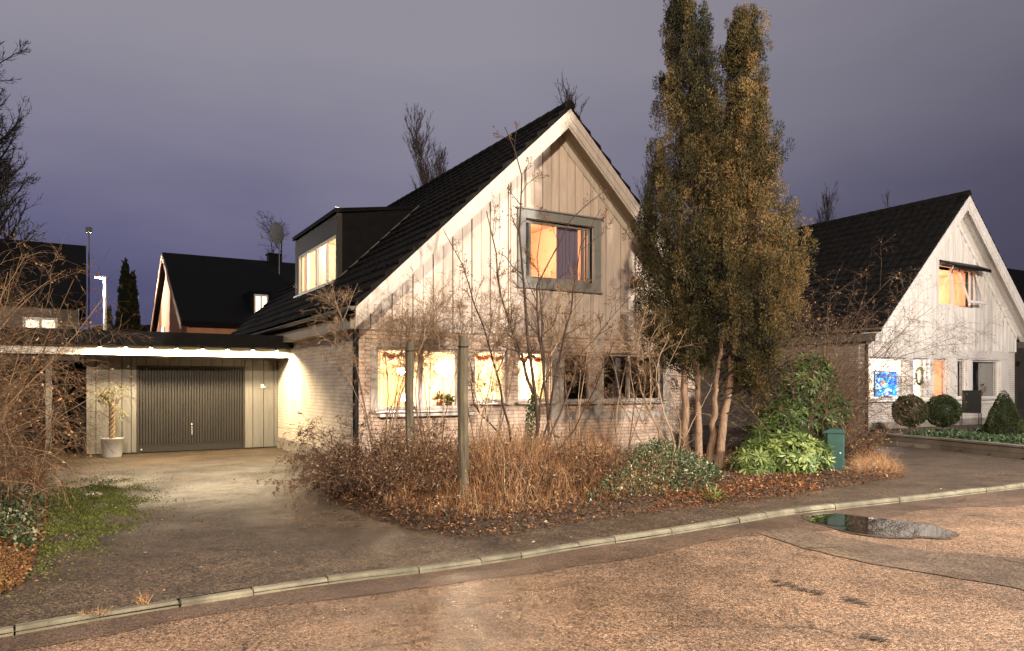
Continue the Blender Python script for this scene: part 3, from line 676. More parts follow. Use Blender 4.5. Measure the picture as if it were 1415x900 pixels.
# downpipe
m = MB(); px_, py_ = -.09, -.07; m.cyl((px_, py_, .05), (px_, py_, 2.72), .05, k=12); m.cyl((px_, py_, 2.70), (-.34, -.3, 2.98), .045, k=10)
for z in (.5, 1.4, 2.3): m.cyl((px_, py_, z), (px_, py_, z + .05), .058, k=12)
m.build('downpipe', black_metal, house1, False)
point('living_room_light', H1.w(1.7, 1.9, 2.2), ROOM_W, (1, .82, .58), .15)
point('living_room_light', H1.w(3.6, 1.6, 2.2), ROOM_W * .7, (1, .82, .58), .15)
point('upper_room_light', H1.w(4.3, 1.8, 5.0), 130, (1, .74, .50), .12)

# ---- garage
tg = H1.t_at(384, 0); garage = empty('garage', H1.w(0, tg, 0), ANG); tag(garage, 'flat-roofed grey board garage with a row of lights under its roof edge', 'garage')
gs = lambda px: H1.s_at(px, tg)
gdx0, gdx1, gxl = gs(189), gs(338), gs(119)
m = MB(); rb = np.random.default_rng(2)
def gboards(a, b, z0, z1):
    x = a; k = 0
    while x < b - .01:
        w_ = min(.27 if k % 3 else .20, b - x); m.box(x + .007, x + w_ - .007, -.02 - (.008 if k % 2 else 0), .04, z0, z1, rb.uniform(0, 1)); x += w_; k += 1
gboards(gxl, gdx0, .03, 2.33); gboards(gdx1, -.005, .03, 2.33); gboards(gdx0, gdx1, 2.14, 2.33)
m.build('board_wall', garage_board, garage); m = MB(); m.box(gxl, gdx0, .041, .06, .02, 2.33); m.box(gdx1, -.005, .041, .06, .02, 2.33); m.box(gdx0, gdx1, .041, .06, 2.14, 2.33); m.build('backing_wall', roof_felt, garage)
m = MB(); m.box(gdx0 + .001, gdx0 + .05, -.03, .05, .0, 2.135); m.box(gdx1 - .05, gdx1 - .001, -.03, .05, 0, 2.135); m.box(gdx0 + .051, gdx1 - .051, -.03, .05, 2.09, 2.135); m.build('door_frame', dark_wood, garage)
m = MB(); x = gdx0 + .06; nb = int((gdx1 - gdx0 - .12) / .064); wb = (gdx1 - gdx0 - .12) / nb
for k in range(nb): m.prismz([(x + k * wb + .006, .03), (x + k * wb + .014, .012), (x + (k + 1) * wb - .014, .012), (x + (k + 1) * wb - .006, .03), (x + (k + 1) * wb - .006, .05), (x + k * wb + .006, .05)], .2, 2.08, rb.uniform(0, 1))
m.box(gdx0 + .052, gdx1 - .052, .045, .09, .02, 2.088)
m.box(gdx0 + .055, gdx1 - .055, .0, .044, .02, .17, .2); m.box(gdx0 + .055, gdx1 - .055, -.008, .0295, .168, .195, .0)
gd_m = siding('garage_door_wood', (.030, .026, .019), (.010, .009, .007)); gd = m.build('garage_door', gd_m, garage)
m = MB(); hx = gs(265); m.cyl((hx, .01, .62), (hx, -.03, .60), .012, k=8); m.cyl((hx, -.03, .62), (hx, -.035, .42), .012, k=8); m.cyl((hx, .012, .68), (hx, -.015, .68), .025, k=12); m.build('handle', simple('dull_metal', (.35, .34, .30), .5, .2, 8), gd)
m = MB(); m.cyl((gdx0 + .1, .0, .09), (gdx0 + .1, -.015, .09), .018, k=10); m.build('latch', white_metal, gd)
m = MB(); sx_ = gs(362); m.box(sx_ - .04, sx_ + .03, -.075, -.043, 1.58, 1.68); m.cyl((sx_ + .02, -.076, 1.62), (sx_ + .06, -.12, 1.60), .015, k=8); m.build('light_switch', white_metal, garage)
GL = -6.9
tf = H1.t_at(401, 0) - tg     # canopy front, negative
m = MB(); m.box(GL, -.012, tf, tf + .03, 2.335, 2.55); m.build('fascia', siding('fascia_white', (.74, .70, .60), (.5, .46, .38)), garage)
m = MB(); m.box(GL, -.012, tf + .032, -.05, 2.335, 2.36); m.build('soffit', dark_wood, garage)
m = MB(); m.box(GL - .1, -.31, tf - .36, 5.6, 2.56, 2.83); m.box(-.31, -.014, tf - .36, 5.6, 2.56, 2.80); m.build('roof', roof_felt, garage)
m = MB(); m.box(GL - .1, -.02, tf - .385, tf - .361, 2.57, 2.86); m.build('roof_edge', dark_sheet, garage)
m = MB(); wall_holes(m, .05, 5.4, 0, 2.33, [], gxl, gxl + .1, axis='x'); m.box(gxl + .102, -.01, 5.2, 5.3, 0, 2.33); m.box(GL + .1, gxl - .002, 3.6, 3.7, 0, 2.33); m.box(GL + .05, GL + .15, .0, 3.7, 0, 2.33); m.build('rear_wall', simple('black_board', (.012, .012, .01), .8, .3, 5), garage)
m = MB(); pxl = gs(68); m.box(pxl - .07, pxl + .05, -.05, .07, 0, 2.33); m.build('carport_post', garage_board, garage)
led = emit('downlight_glow', (1, .82, .55), 60)
led_spots = [gs(p) for p in (142, 176, 210, 244, 278, 312, 346)]
for i, px in enumerate((138, 173, 208, 243, 279, 313, 348, 381)):  # last downlight is added to brighten the right end of the fascia
    xx = H1.s_at(px, tg + tf - .15)
    m = MB(); m.cyl((xx, tf - .26, 2.56), (xx, tf - .26, 2.50), .04, .045, k=12); o = m.build('downlight', black_metal, garage)
    m = MB(); m.cyl((xx, tf - .26, 2.499), (xx, tf - .26, 2.492), .03, k=10); m.build('bulb', led, o)
    point('downlight_lamp', H1.w(xx, tg + tf - .26, 2.47), LED_W, (1, .77, .47), .03, spot=(174, .3, (-SA * .15, CA * .15, -1)))

# ---- neighbouring white house
W2, D2, RZ2 = 9.0, 12.5, 7.75
s2 = lambda px: H2.s_at(px)
n0, n1 = H2.z_at(552, s2(1260)), H2.z_at(495, s2(1260))
holes2 = [(.14, s2(1254), n0, n1), (s2(1261), s2(1283), n0 - .02, n1), (s2(1289), s2(1310), n0 - .02, n1), (s2(1322), s2(1336), n0 + .02, n1), (s2(1343), s2(1382), n0 + .0, n1)]
vx0, vx1 = s2(1296), s2(1344); vz0, vz1 = H2.z_at(424, (vx0 + vx1) / 2), H2.z_at(368, (vx0 + vx1) / 2)
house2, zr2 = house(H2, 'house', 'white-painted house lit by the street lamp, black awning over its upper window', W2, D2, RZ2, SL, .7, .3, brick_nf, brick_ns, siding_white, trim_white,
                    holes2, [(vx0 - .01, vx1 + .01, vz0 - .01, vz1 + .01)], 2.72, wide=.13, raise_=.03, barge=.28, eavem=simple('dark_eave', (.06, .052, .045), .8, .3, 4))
for i, (a, b, c, d) in enumerate(holes2):
    cs_ = [[(b - .18, b, cur_w)], [(b - .1, b, cur_w)], [(a + (b - a) * .42, b, cur_o), (a, a + .06, cur_o)], [], [(a + (b - a) * .45, a + (b - a) * .95, curtain_mat('curtain_grey', (.30, .29, .27), .1))]][i]
    window(house2, a, b, c, d, .07, curt=cs_, sill=True, frm=trim_white)
m = MB(); a0, b0 = s2(1255), s2(1392)
m.box(.02, b0, -.055, -.002, n1 + .06, 2.66); m.box(.02, b0, -.03, -.0015, n1 + .005, n1 + .059)
es = [s2(1255), s2(1260.5), s2(1283.5), s2(1288.5), s2(1310.5), s2(1321.5), s2(1336.5), s2(1342.5), s2(1382.5), b0]
for k in range(0, 10, 2): m.box(es[k], es[k + 1], -.04, -.002, n0 - .1, n1 + .004)
m.box(a0, b0, -.05, -.002, n0 - .2, n0 - .101); m.build('window_panelling', trim_white, house2)
up = window(house2, vx0, vx1, vz0, vz1, .04, [(vx0 + (vx1 - vx0) * .45, .07)], curt=[(vx0 + .05, vx0 + .3, cur_o), (vx0 + (vx1 - vx0) * .5, vx1 - .15, cur_o)], frm=trim_white)
# open casements pushed outwards
for (xa, xb, zz0, zz1) in ((vx0 + (vx1 - vx0) * .48, vx1 - .02, vz0 + .03, vz1 - .06),):
    m = MB(); n_ = 6; ang_ = math.radians(17); L_ = zz1 - zz0
    def pp(x, f, off=0): return (x, -.06 - math.sin(ang_) * L_ * f - off * math.cos(ang_), zz1 - math.cos(ang_) * L_ * f + off * math.sin(ang_))
    def bar(xa_, xb_, f0, f1):
        V = [pp(x, f, o_) for x in (xa_, xb_) for f in (f0, f1) for o_ in (0, .04)]; m.add(V, [(0, 1, 3, 2), (4, 6, 7, 5), (0, 4, 5, 1), (2, 3, 7, 6), (0, 2, 6, 4), (1, 5, 7, 3)])
    bar(xa, xb, 0, .07); bar(xa, xb, .93, 1); bar(xa, xa + .06, .07, .93); bar(xb - .06, xb, .07, .93); cs1 = m.build('open_casement', trim_white, house2)
    m = MB(); V = [pp(xa + .06, .07, .02), pp(xb - .06, .07, .02), pp(xb - .06, .93, .02), pp(xa + .06, .93, .02)]; m.add(V, [(0, 1, 2, 3)]); m.build('pane', glass, cs1)
m = MB(); m.add([(x, y, z) for x in (vx0 - .05, vx1 + .12) for y, z in ((-.07, vz1 + .12), (-.55, vz1 - .10), (-.56, vz1 - .20), (-.54, vz1 - .20), (-.52, vz1 - .12), (-.07, vz1 + .08))], [(0, 1, 7, 6), (1, 2, 8, 7), (2, 3, 9, 8), (3, 4, 10, 9), (4, 5, 11, 10), (0, 5, 4, 1), (6, 7, 10, 11)])
m.build('awning', black_metal, house2)
for x in (vx0 - .03, vx1 + .1): m = MB(); m.cyl((x, -.07, vz0 + .35), (x, -.53, vz1 - .14), .012, k=6); m.build('awning_arm', white_metal, house2)
m = MB(); lx = s2(1404); lz = H2.z_at(407 + 95, lx); m.box(lx - .04, lx + .04, -.10, -.001, lz - .12, lz + .06); m.cyl((lx, -.14, lz - .05), (lx, -.14, lz + .07), .05, .03, k=10); m.build('wall_lamp', black_metal, house2)
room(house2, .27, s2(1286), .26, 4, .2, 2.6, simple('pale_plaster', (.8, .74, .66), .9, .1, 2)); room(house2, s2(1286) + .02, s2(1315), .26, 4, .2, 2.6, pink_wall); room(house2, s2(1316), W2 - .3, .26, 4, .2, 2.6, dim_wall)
room(house2, vx0 - .5, vx1 + .5, .26, 3, 2.95, 5.4, pink_wall)
point('room_light', H2.w(1.3, 1.8, 2.2), 1100, (1, .95, .88), .15); point('room_light', H2.w(s2(1301), 1.8, 2.0), 150, (1, .76, .58), .1)
point('upper_room_light', H2.w((vx0 + vx1) / 2, 1.5, 4.7), 190, (1, .78, .54), .12)
m = MB(); m.cyl((-.06, -.06, .05), (-.06, -.06, 2.7), .045, k=10); m.build('downpipe', black_metal, house2)
# ------------------------------------------------------------------ lamps
def street_lamp(loc, hgt, label, mat, power, col, arm=(-.5, 0), glow=60, pr=.06, lab=True):
    o = empty('street_lamp', loc); tag(o, label, 'street lamp')
    m = MB(); m.cyl((0, 0, 0), (0, 0, hgt), pr, pr * .7, k=12); m.cyl((0, 0, 0), (0, 0, .9), pr * 1.5, pr * 1.5, k=12); m.build('pole', mat, o, True)
    ax, ay = arm; n = math.hypot(ax, ay); ux, uy = ax / n, ay / n
    m = MB(); m.obox((ax * .6, ay * .6, hgt + .02), (ux * n * .65, uy * n * .65, 0), (-uy * .12, ux * .12, 0), (0, 0, .05)); hd = m.build('lamp_head', mat, o)
    m = MB(); m.obox((ax * .75, ay * .75, hgt - .045), (ux * n * .38, uy * n * .38, 0), (-uy * .09, ux * .09, 0), (0, 0, .012)); m.build('lens', emit('street_glow_%d' % glow, col, glow), hd)
    point('street_light', np.array(loc) + np.array((ax * .75, ay * .75, hgt - .14)), power, col, .28 if power > 5000 else .10)
    return o
lamp_grey = simple('lamp_pole', (.30, .31, .30), .5, .15, 5); lamp_white = simple('lamp_pole_white', (.8, .8, .78), .5, .1, 5)
street_lamp((LAMP_A[0], LAMP_A[1] - .4, -.1), LAMP_A[2] + .2, 'grey street lamp on the near side of the road opposite the driveway', lamp_grey, STREET_A, (1, .80, .60), arm=(0, .5))
street_lamp((LAMP_B[0] + .4, LAMP_B[1], -.1), LAMP_B[2] + .2, 'grey street lamp on the near side of the road opposite the white house', lamp_grey, STREET_B, (1, .88, .76))
fl = W(145, 385, 36.0)
street_lamp((fl[0], fl[1], -.16), fl[2] + .2, 'bright white street lamp behind the garage, left of the dark spires', lamp_white, 2600, (1, .95, .85), arm=(-.22, -.30), glow=260, pr=.10)
point('street_light_glint', (fl[0] - .3, fl[1] - 1.2, fl[2] + .1), 0.01, (1, 1, 1))

# ------------------------------------------------------------------ things in and on the houses
def lathe(mb, prof, c, k=20, tint=None):
    prof = np.array(prof, float); a = np.arange(k) / k * 2 * math.pi; n = len(prof)
    V = np.stack([c[0] + prof[:, None, 0] * np.cos(a), c[1] + prof[:, None, 0] * np.sin(a), np.broadcast_to(c[2] + prof[:, None, 1], (n, k))], -1).reshape(-1, 3)
    j = np.arange(k); jn = (j + 1) % k; base = np.arange(n - 1)[:, None] * k
    mb.add(V, np.stack([base + j, base + jn, base + k + jn, base + k + j], -1).reshape(-1, 4), tint); return mb
def in_house(Fm, px, py, t): s = Fm.s_at(px, t); return Fm.w(s, t, Fm.z_at(py, s, t))
lamp_glow = emit('lamp_glow', (1, .86, .62), 22); lamp_glow2 = emit('lamp_glow_cool', (.95, .85, 1), 16)
for px, py, t, rad_, lab in ((554, 513, .9, .085, 'small glowing globe lamp hanging behind the first wooden post'), (613, 509, 1.1, .17, 'large glowing globe lamp hanging in the lit bay window')):
    c = in_house(H1, px, py, t); o = empty('pendant_lamp', c); tag(o, lab, 'lamp', 'pendant lamps in the living room')
    m = MB(); a = np.linspace(-1.45, 1.45, 9); lathe(m, [(rad_ * math.cos(x), rad_ * math.sin(x)) for x in a], (0, 0, 0)); m.build('globe', lamp_glow, o, True)
    m = MB(); m.cyl((0, 0, rad_), (0, 0, 2.6 - c[2]), .006, k=5); m.build('cord', black_metal, o)
for px, py, t, rad_, mt, lab in ((560, 553, .45, .12, lamp_glow2, 'low violet-white dome lamp on the left of the window shelf'), (641, 549, .5, .17, lamp_glow, 'bright white dome lamp on the window shelf behind the taller post')):
    c = in_house(H1, px, py, t); o = empty('table_lamp', c); tag(o, lab, 'lamp', 'dome lamps on the window shelf')
    m = MB(); lathe(m, [(rad_, -.02), (rad_ * .95, .03), (rad_ * .7, .10), (rad_ * .3, .135), (.0, .14)], (0, 0, 0)); m.build('shade', mt, o, True)
    m = MB(); m.cyl((0, 0, -.18), (0, 0, .0), .02, k=8); m.cyl((0, 0, -.2), (0, 0, -.18), .08, k=14); m.build('base', black_metal, o)
# red garland under the window head
garland_m = tinted('garland', [(0, (.30, .03, .01)), (.6, (.65, .12, .03)), (1, (.8, .3, .1))], .8)
for a, b, lab in ((535, 582, 'red garland draped across the top of the bay window'), (662, 700, 'red garland strip above the middle lit window'), (718, 759, 'red garland strip above the right lit window')):
    m = MB(); p0 = H1.w(H1.s_at(a), .16, 0); p1 = H1.w(H1.s_at(b), .16, 0); N = 420; f = rnd.uniform(0, 1, N)
    C = p0[None] * (1 - f[:, None]) + p1[None] * f[:, None]; C[:, 2] = wz1 - .10 - .07 * np.abs(np.sin(f * 6)) + rnd.normal(0, .02, N); C[:, :2] += rnd.normal(0, .015, (N, 2))
    D = unit(rnd.normal(0, 1, (N, 3))); m.cards(C, D, unit(rnd.normal(0, 1, (N, 3))), .06, .025, rnd.uniform(0, 1, N)); tag(m.build('garland', garland_m), lab, 'garland')
# room furniture seen through the bay window
def cupboard(c, w_, d_, h_, lab, mat):
    o = empty('cupboard', c, ANG); tag(o, lab, 'cupboard'); m = MB(); m.box(-w_ / 2, w_ / 2, 0, d_, 0, h_); m.build('carcass', mat, o)
    n = 3
    for k in range(n):
        a = -w_ / 2 + .01 + k * (w_ - .02) / n; m = MB(); m.box(a + .01, a + (w_ - .02) / n - .01, -.02, -.001, .06, h_ - .06); d = m.build('door', mat, o)
        m = MB(); m.cyl((a + .06, -.02, h_ * .5), (a + .06, -.05, h_ * .5), .015, k=8); m.build('handle', white_metal, d)
ply = simple('warm_wood', (.42, .24, .11), .6, .3, 5, stretch=(1, 1, 5))
cupboard(H1.w(1.9, 3.6, .3), 1.5, .45, 1.9, 'brown wooden cupboard at the back of the lit living room', ply)
o = empty('sofa', H1.w(3.0, 1.5, .3), ANG); tag(o, 'grey sofa seen through the lit bay window', 'sofa'); gcl = simple('grey_cloth', (.22, .2, .2), .9, .2, 8)
m = MB(); m.box(-.9, .9, .0, .85, .12, .42); m.build('seat', gcl, o); m = MB(); m.box(-.9, .9, -.22, -.002, .12, .95); m.build('backrest', gcl, o)
for x in (-1.08, .902): m = MB(); m.box(x, x + .178, -.22, .85, .12, .62); m.build('armrest', gcl, o)
# pot plants on the window shelf
def leafy(c, r, n, l, w_, tints, up=.4, mat=None, mbx=None):
    m = mbx or MB(); D = unit(rnd.normal(0, 1, (n, 3)) + np.array([0, 0, up])); C = np.array(c) + D * rnd.uniform(.1, 1, (n, 1)) * r; m.cards(C, unit(D + rnd.normal(0, .5, (n, 3))), unit(rnd.normal(0, 1, (n, 3))), l, w_, rnd.uniform(*tints, n)); return m
houseplant = tinted('houseplant', [(0, (.03, .06, .02)), (.6, (.08, .14, .04)), (1, (.35, .08, .04))], .5, .2)
terracotta = simple('terracotta', (.45, .18, .08), .7, .2, 6)
def pot_plant(c, r, lab, tints, grp):
    o = empty('pot_plant', c); tag(o, lab, 'pot plant', grp); m = MB(); lathe(m, [(0, -.0), (r * .55, 0), (r * .75, r * 1.1), (r * .82, r * 1.1), (r * .82, r * 1.25), (r * .65, r * 1.25), (0.0, r * 1.15)], (0, 0, 0)); m.build('pot', terracotta, o, True)
    leafy((0, 0, r * 1.9), r * 1.3, 160, .07, .035, tints).build('leaves', houseplant, o)
pot_plant(H1.w(H1.s_at(607, .24), .24, wz0 + .0), .10, 'pot plant with red flowers on the bay window sill', (.5, 1), 'plants on the window sills')
pot_plant(H1.w(H1.s_at(620, .24), .24, wz0 + .0), .08, 'green pot plant beside the red one on the bay window sill', (0, .6), 'plants on the window sills')
pot_plant(H2.w(H2.s_at(1251, .22), .22, n0 + .01), .09, 'pot plant on the sill beside the blue television', (0, .7), 'plants on the window sills')
pot_plant(H2.w(H2.s_at(1353, .3), .3, n0 + .03), .16, 'low green plant in the dark window of the white house', (0, .5), 'plants on the window sills')
# television in the neighbour's first window
tvm = NT('tv_picture'); v = tvm.node('ShaderNodeTexVoronoi'); v.inputs['Scale'].default_value = 9; tvm.l.new(tvm.tc.outputs['Object'], v.inputs['Vector'])
spc = tvm.node('ShaderNodeSeparateColor'); tvm.l.new(v.outputs['Color'], spc.inputs[0]); cc = tvm.ramp(spc.outputs[0], [(.1, (.0, .06, .55)), (.4, (.0, .25, .9)), (.7, (.05, .65, .95)), (.9, (.7, .85, 1))])
gr = tvm.node('ShaderNodeVectorMath', operation='DISTANCE'); tvm.l.new(tvm.tc.outputs['Object'], gr.inputs[0]); gr.inputs[1].default_value = (-.22, 0, .02)
cc = tvm.mix(tvm.ramp(gr.outputs['Value'], [(.08, (1, 1, 1)), (.14, (0, 0, 0))]), cc, (1, .5, .2)); tvm.l.new(cc, tvm.b.inputs['Emission Color']); tvm.b.inputs['Emission Strength'].default_value = 3.6; tvm.col((0.01, .01, .01))
c = H2.w((H2.s_at(1209, .7) + H2.s_at(1242, .7)) / 2, .7, H2.z_at(531, H2.s_at(1225, .7), .7)); tv = empty('television', c, ANG); tag(tv, 'television with a bright blue picture behind the first window of the white house', 'television')
wt = (H2.s_at(1242, .7) - H2.s_at(1209, .7)) / 2; m = MB(); m.box(-wt, wt, 0, .05, -.42, .42); m.build('casing', black_metal, tv); m = MB(); m.box(-wt + .02, wt - .02, -.004, -.001, -.40, .40); m.build('screen', tvm.m, tv)
m = MB(); m.box(-.25, .25, -.05, .15, -.47, -.421); m.box(-wt, wt, -.1, .4, -.95, -.48); m.build('stand', ply, tv)
# wreath in the narrow window and a lace star cloth of leaves
c = H2.w(H2.s_at(1271, .16), .16, H2.z_at(520, H2.s_at(1271, .16), .16)); N = 500; a = rnd.uniform(0, 2 * math.pi, N)
C = np.stack([c[0] + CA * .2 * np.cos(a), c[1] + SA * .2 * np.cos(a), c[2] + .27 * np.sin(a)], 1) + rnd.normal(0, .012, (N, 3)); m = MB(); m.cards(C, unit(rnd.normal(0, 1, (N, 3))), unit(rnd.normal(0, 1, (N, 3))), .06, .03, rnd.uniform(0, .7, N))
tag(m.build('wreath', houseplant), 'round wreath hanging in the narrow window of the white house', 'wreath')
# garden chair
o = empty('garden_chair', H2.w(H2.s_at(1341, -1.1), -1.1,   .12), -.45); tag(o, 'black garden chair with high mesh back between the ball shrub and the cone', 'chair')
m = MB(); m.obox((0, .0, .45), (.25, 0, 0), (0, .25, 0), (0, 0, .015)); m.build('seat', black_metal, o); m = MB(); m.obox((0, -.27, .80), (.26, 0, 0), (0, .015, .0), (0, -.05, .36)); m.build('backrest', black_metal, o)
for x in (-.26, .26):
    for y in (-.24, .24): m = MB(); m.cyl((x, y, 0), (x, y, .44 if y < 0 else .66), .014, k=8); m.build('leg', black_metal, o)
    m = MB(); m.cyl((x, -.28, .66), (x, .26, .66), .016, k=8); m.build('armrest', black_metal, o)
# second chair at the frame edge
ch2 = o.copy(); COL.objects.link(ch2); ch2.location = Vector(H2.w(H2.s_at(1416, -.9), -.9, .12)); ch2['label'] = 'black garden chair right of the cone, against the brick wall'; ch2['group'] = 'garden chairs on the terrace'; o['group'] = 'garden chairs on the terrace'
for k_ in list(o.children): q = k_.copy(); COL.objects.link(q); q.parent = ch2

# low stone wall in front of the white house
stone_m = NT('wall_stone'); a_ = stone_m.node('ShaderNodeAttribute'); a_.attribute_name = 'tint'
c_ = stone_m.mix(1., stone_m.ramp(stone_m.noise(3, 5), [(.3, (.15, .13, .105)), (.7, (.23, .205, .17))]), stone_m.ramp(a_.outputs['Fac'], [(0, (.85, .85, .85)), (1, (1.1, 1.08, 1.05))]), 'MULTIPLY'); stone_m.col(c_); stone_m.rough(.85); stone_m.bump(stone_m.noise(30, 5), .6, .01)
wp = [G(1203, 612), G(1240, 616), G(1300, 622), G(1415, 635), G(1560, 652)]; wall = empty('garden_wall', wp[0]); tag(wall, 'low stone retaining wall below the ball shrubs', 'wall')
off = np.array(wp[0]); m = MB(); cap = MB(); r = np.random.default_rng(5)
for a, b in zip(wp[:-1], wp[1:]):
    a = np.array(a) - off; b = np.array(b) - off; L_ = np.linalg.norm(b - a); d = (b - a) / L_; nrm = np.array([-d[1], d[0], 0])
    for row in range(2):
        x = -.02 * row
        while x < L_:
            w_ = min(r.uniform(1.1, 1.9), L_ - x + .01); c = a + d * (x + w_ / 2) + nrm * (.09 + r.normal(0, .004)); m.obox((c[0], c[1], -.02 + row * .14 + .07), d * (w_ / 2 - .004), nrm * .1, (0, 0, .067), r.uniform(0, 1)); x += w_
    x = 0
    while x < L_:
        w_ = min(2.2, L_ - x); c = a + d * (x + w_ / 2) + nrm * .08; cap.obox((c[0], c[1], .285), d * (w_ / 2 - .003), nrm * .14, (0, 0, .022), r.uniform(.3, 1)); x += w_
m.build('stone_course', stone_m.m, wall); cap.build('coping', stone_m.m, wall)
NB = [tuple((np.array(p) + np.array([.12, .05, 0]))[:2]) for p in wp] + [tuple(H2.w(14, -.2, 0)[:2]), tuple(H2.w(.1, -.02, 0)[:2])]
bed_mesh('terrace_soil', NB, .2, .03, 7, .5, .03, z0=.25)

# ------------------------------------------------------------------ wooden posts, cabinet, olive tree
post_m = NT('weathered_post'); c_ = post_m.ramp(post_m.noise(3, 6, .65, stretch=(6, 6, .7)), [(.3, (.035, .028, .018)), (.55, (.10, .08, .052)), (.75, (.20, .17, .115))]); c_ = post_m.mix(post_m.ramp(post_m.noise(2.2, 5, .7), [(.5, (0, 0, 0)), (.7, (.8, .8, .8))]), c_, (.06, .07, .03)); post_m.col(c_); post_m.rough(.85); post_m.bump(post_m.noise(9, 6, stretch=(9, 9, .6)), .6, .01)
for px, pyb, pyt, wd, lab in ((566, 668, 473, 11, 'shorter weathered wooden post nearer the brick wall corner'), (640, 706, 464, 13.5, 'taller weathered wooden post at the front of the overgrown bed')):
    b = G(px, pyb, .04); top = CAMH - (pyt - HY) / F * b[1]; hw = wd / F * b[1] / 2
    m = MB(); rr = np.random.default_rng(px); n = 14; V = []
    for i in range(n):
        z = -.3 + (top + .3) * i / (n - 1); k_ = .66 if False else 1.0
        if i == n - 1: k_ = .9
        for q in range(8):
            a = q / 8 * 2 * math.pi + .39; rad = hw * k_ * (1.12 if q % 1 == 0 else 1) * (1 + rr.normal(0, .03)); V.append((rad * math.cos(a) + .006 * math.sin(z * 3), rad * math.sin(a), z))
    m.add(V, [(i * 8 + q, i * 8 + (q + 1) % 8, (i + 1) * 8 + (q + 1) % 8, (i + 1) * 8 + q) for i in range(n - 1) for q in range(8)]); m.add(V[-8:], [tuple(range(8))])
    o = empty('wooden_post', (b[0], b[1], 0)); tag(o, lab, 'post', 'wooden posts in the bed'); m.build('post', post_m.m, o)
    m = MB(); m.tubes(np.array([[(hw * 1.1 * math.cos(a), hw * 1.1 * math.sin(a), top - .14 + .01 * math.sin(a)) for a in np.linspace(0, 6.28, 14)]]), np.full((1, 14), .008), 5); m.build('wire', black_metal, o)
teal = simple('teal_paint', (.012, .060, .050), .45, .25, 5, .05)
b = G(1154, 659); o = empty('utility_cabinet', b, math.radians(-24)); tag(o, 'green utility cabinet half hidden by the rhododendron', 'cabinet')
m = MB(); hw, hd, hh = .155, .14, .80; m.prismz([(-hw, -hd + .03), (-hw + .03, -hd), (hw - .03, -hd), (hw, -hd + .03), (hw, hd - .03), (hw - .03, hd), (-hw + .03, hd), (-hw, hd - .03)], -.02, hh); m.build('body', teal, o)
m = MB(); m.prism([(-hw - .02, hh + .002), (hw + .02, hh + .002), (hw + .015, hh + .035), (hw * .6, hh + .075), (-hw * .6, hh + .075), (-hw - .015, hh + .035)], -hd - .02, hd + .02); m.build('lid', teal, o)
m = MB(); m.box(-hw + .035, hw - .035, -hd - .008, -hd - .001, .1, hh - .06); d = m.build('door', teal, o); m = MB(); m.cyl((hw - .07, -hd - .008, .45), (hw - .07, -hd - .02, .45), .014, k=8); m.build('lock', white_metal, d)
# olive tree in a pot by the garage
b = G(155, 632); ol = empty('olive_tree', b); tag(ol, 'small olive tree with braided trunk in a white pot beside the garage door', 'potted tree')
m = MB(); lathe(m, [(0, 0), (.185, 0), (.20, .03), (.235, .42), (.245, .425), (.245, .445), (.222, .445), (.215, .40), (0, .385)], (0, 0, 0), 28); m.build('pot', simple('pot_glaze', (.42, .40, .35), .5, .15, 4, .1), ol, True)
bark_m = simple('olive_bark', (.26, .18, .10), .85, .4, 9, .6); tt = np.linspace(0, 1, 40); m = MB()
for q in range(3): ph = q * 2.094; m.tubes(np.array([np.stack([.038 * np.cos(tt * 17 + ph), .038 * np.sin(tt * 17 + ph), .36 + tt * .86], 1)]), np.full((1, 40), .027), 7)
m.build('trunk', bark_m, ol, True)
r = np.random.default_rng(8); B = np.tile([[0, 0, 1.18]], (7, 1)) + r.normal(0, .02, (7, 3)); D = unit(r.normal(0, .55, (7, 3)) + [[0, 0, .9]]); P, T, Rr = grow(r, B, D, r.uniform(.3, .55, 7), np.full(7, .012), 6, .2)
m = MB(); m.tubes(P, Rr, 5); B2, D2_, L2, R2 = spawn(r, P, T, Rr, np.full(7, .45), 9, .2, 1, .8, .6); P2, T2, Rr2 = grow(r, B2, D2_, L2, np.full(len(B2), .004), 5, .25, (0, 0, -.25)); m.tubes(P2, Rr2, 4); m.build('branches', bark_m, ol)
ii = r.integers(0, len(P2), 750); jj = r.integers(1, 5, 750); m = MB(); m.cards(P2[ii, jj] + r.normal(0, .012, (750, 3)), unit(T2[ii, jj] + r.normal(0, .7, (750, 3))), unit(r.normal(0, 1, (750, 3))), r.uniform(.05, .08, 750), .018, r.uniform(0, 1, 750)); m.build('leaves', tinted('olive_leaf', [(0, (.10, .11, .05)), (.5, (.24, .24, .13)), (1, (.42, .38, .22))], .6, .2), ol)

# ------------------------------------------------------------------ plants
bark = simple('bark_grey', (.14, .105, .07), .85, .4, 8, .5, stretch=(3, 3, 1))
bark_red = simple('bark_red', (.21, .135, .085), .85, .45, 5, .8, stretch=(6, 6, .8))
dark_bark = simple('dark_bark', (.035, .030, .027), .9, .4, 5, .3)
twig = tinted('twig', [(0, (.065, .038, .020)), (.5, (.20, .125, .07)), (1, (.42, .31, .20))], .75)
twig_dark = tinted('twig_dark', [(0, (.04, .025, .016)), (.6, (.11, .07, .045)), (1, (.24, .17, .11))], .75)
dry = tinted('dry_leaf', [(0, (.07, .028, .010)), (.35, (.22, .085, .030)), (.7, (.36, .19, .075)), (1, (.55, .40, .22))], .8, .15)
green = tinted('green_leaf', [(0, (.018, .040, .008)), (.5, (.075, .125, .028)), (1, (.27, .34, .10))], .45, .2, spec=.5)
straw = tinted('straw', [(0, (.035, .016, .008)), (.35, (.11, .050, .020)), (.65, (.27, .125, .05)), (.85, (.40, .24, .12)), (1, (.62, .50, .33))], .75)

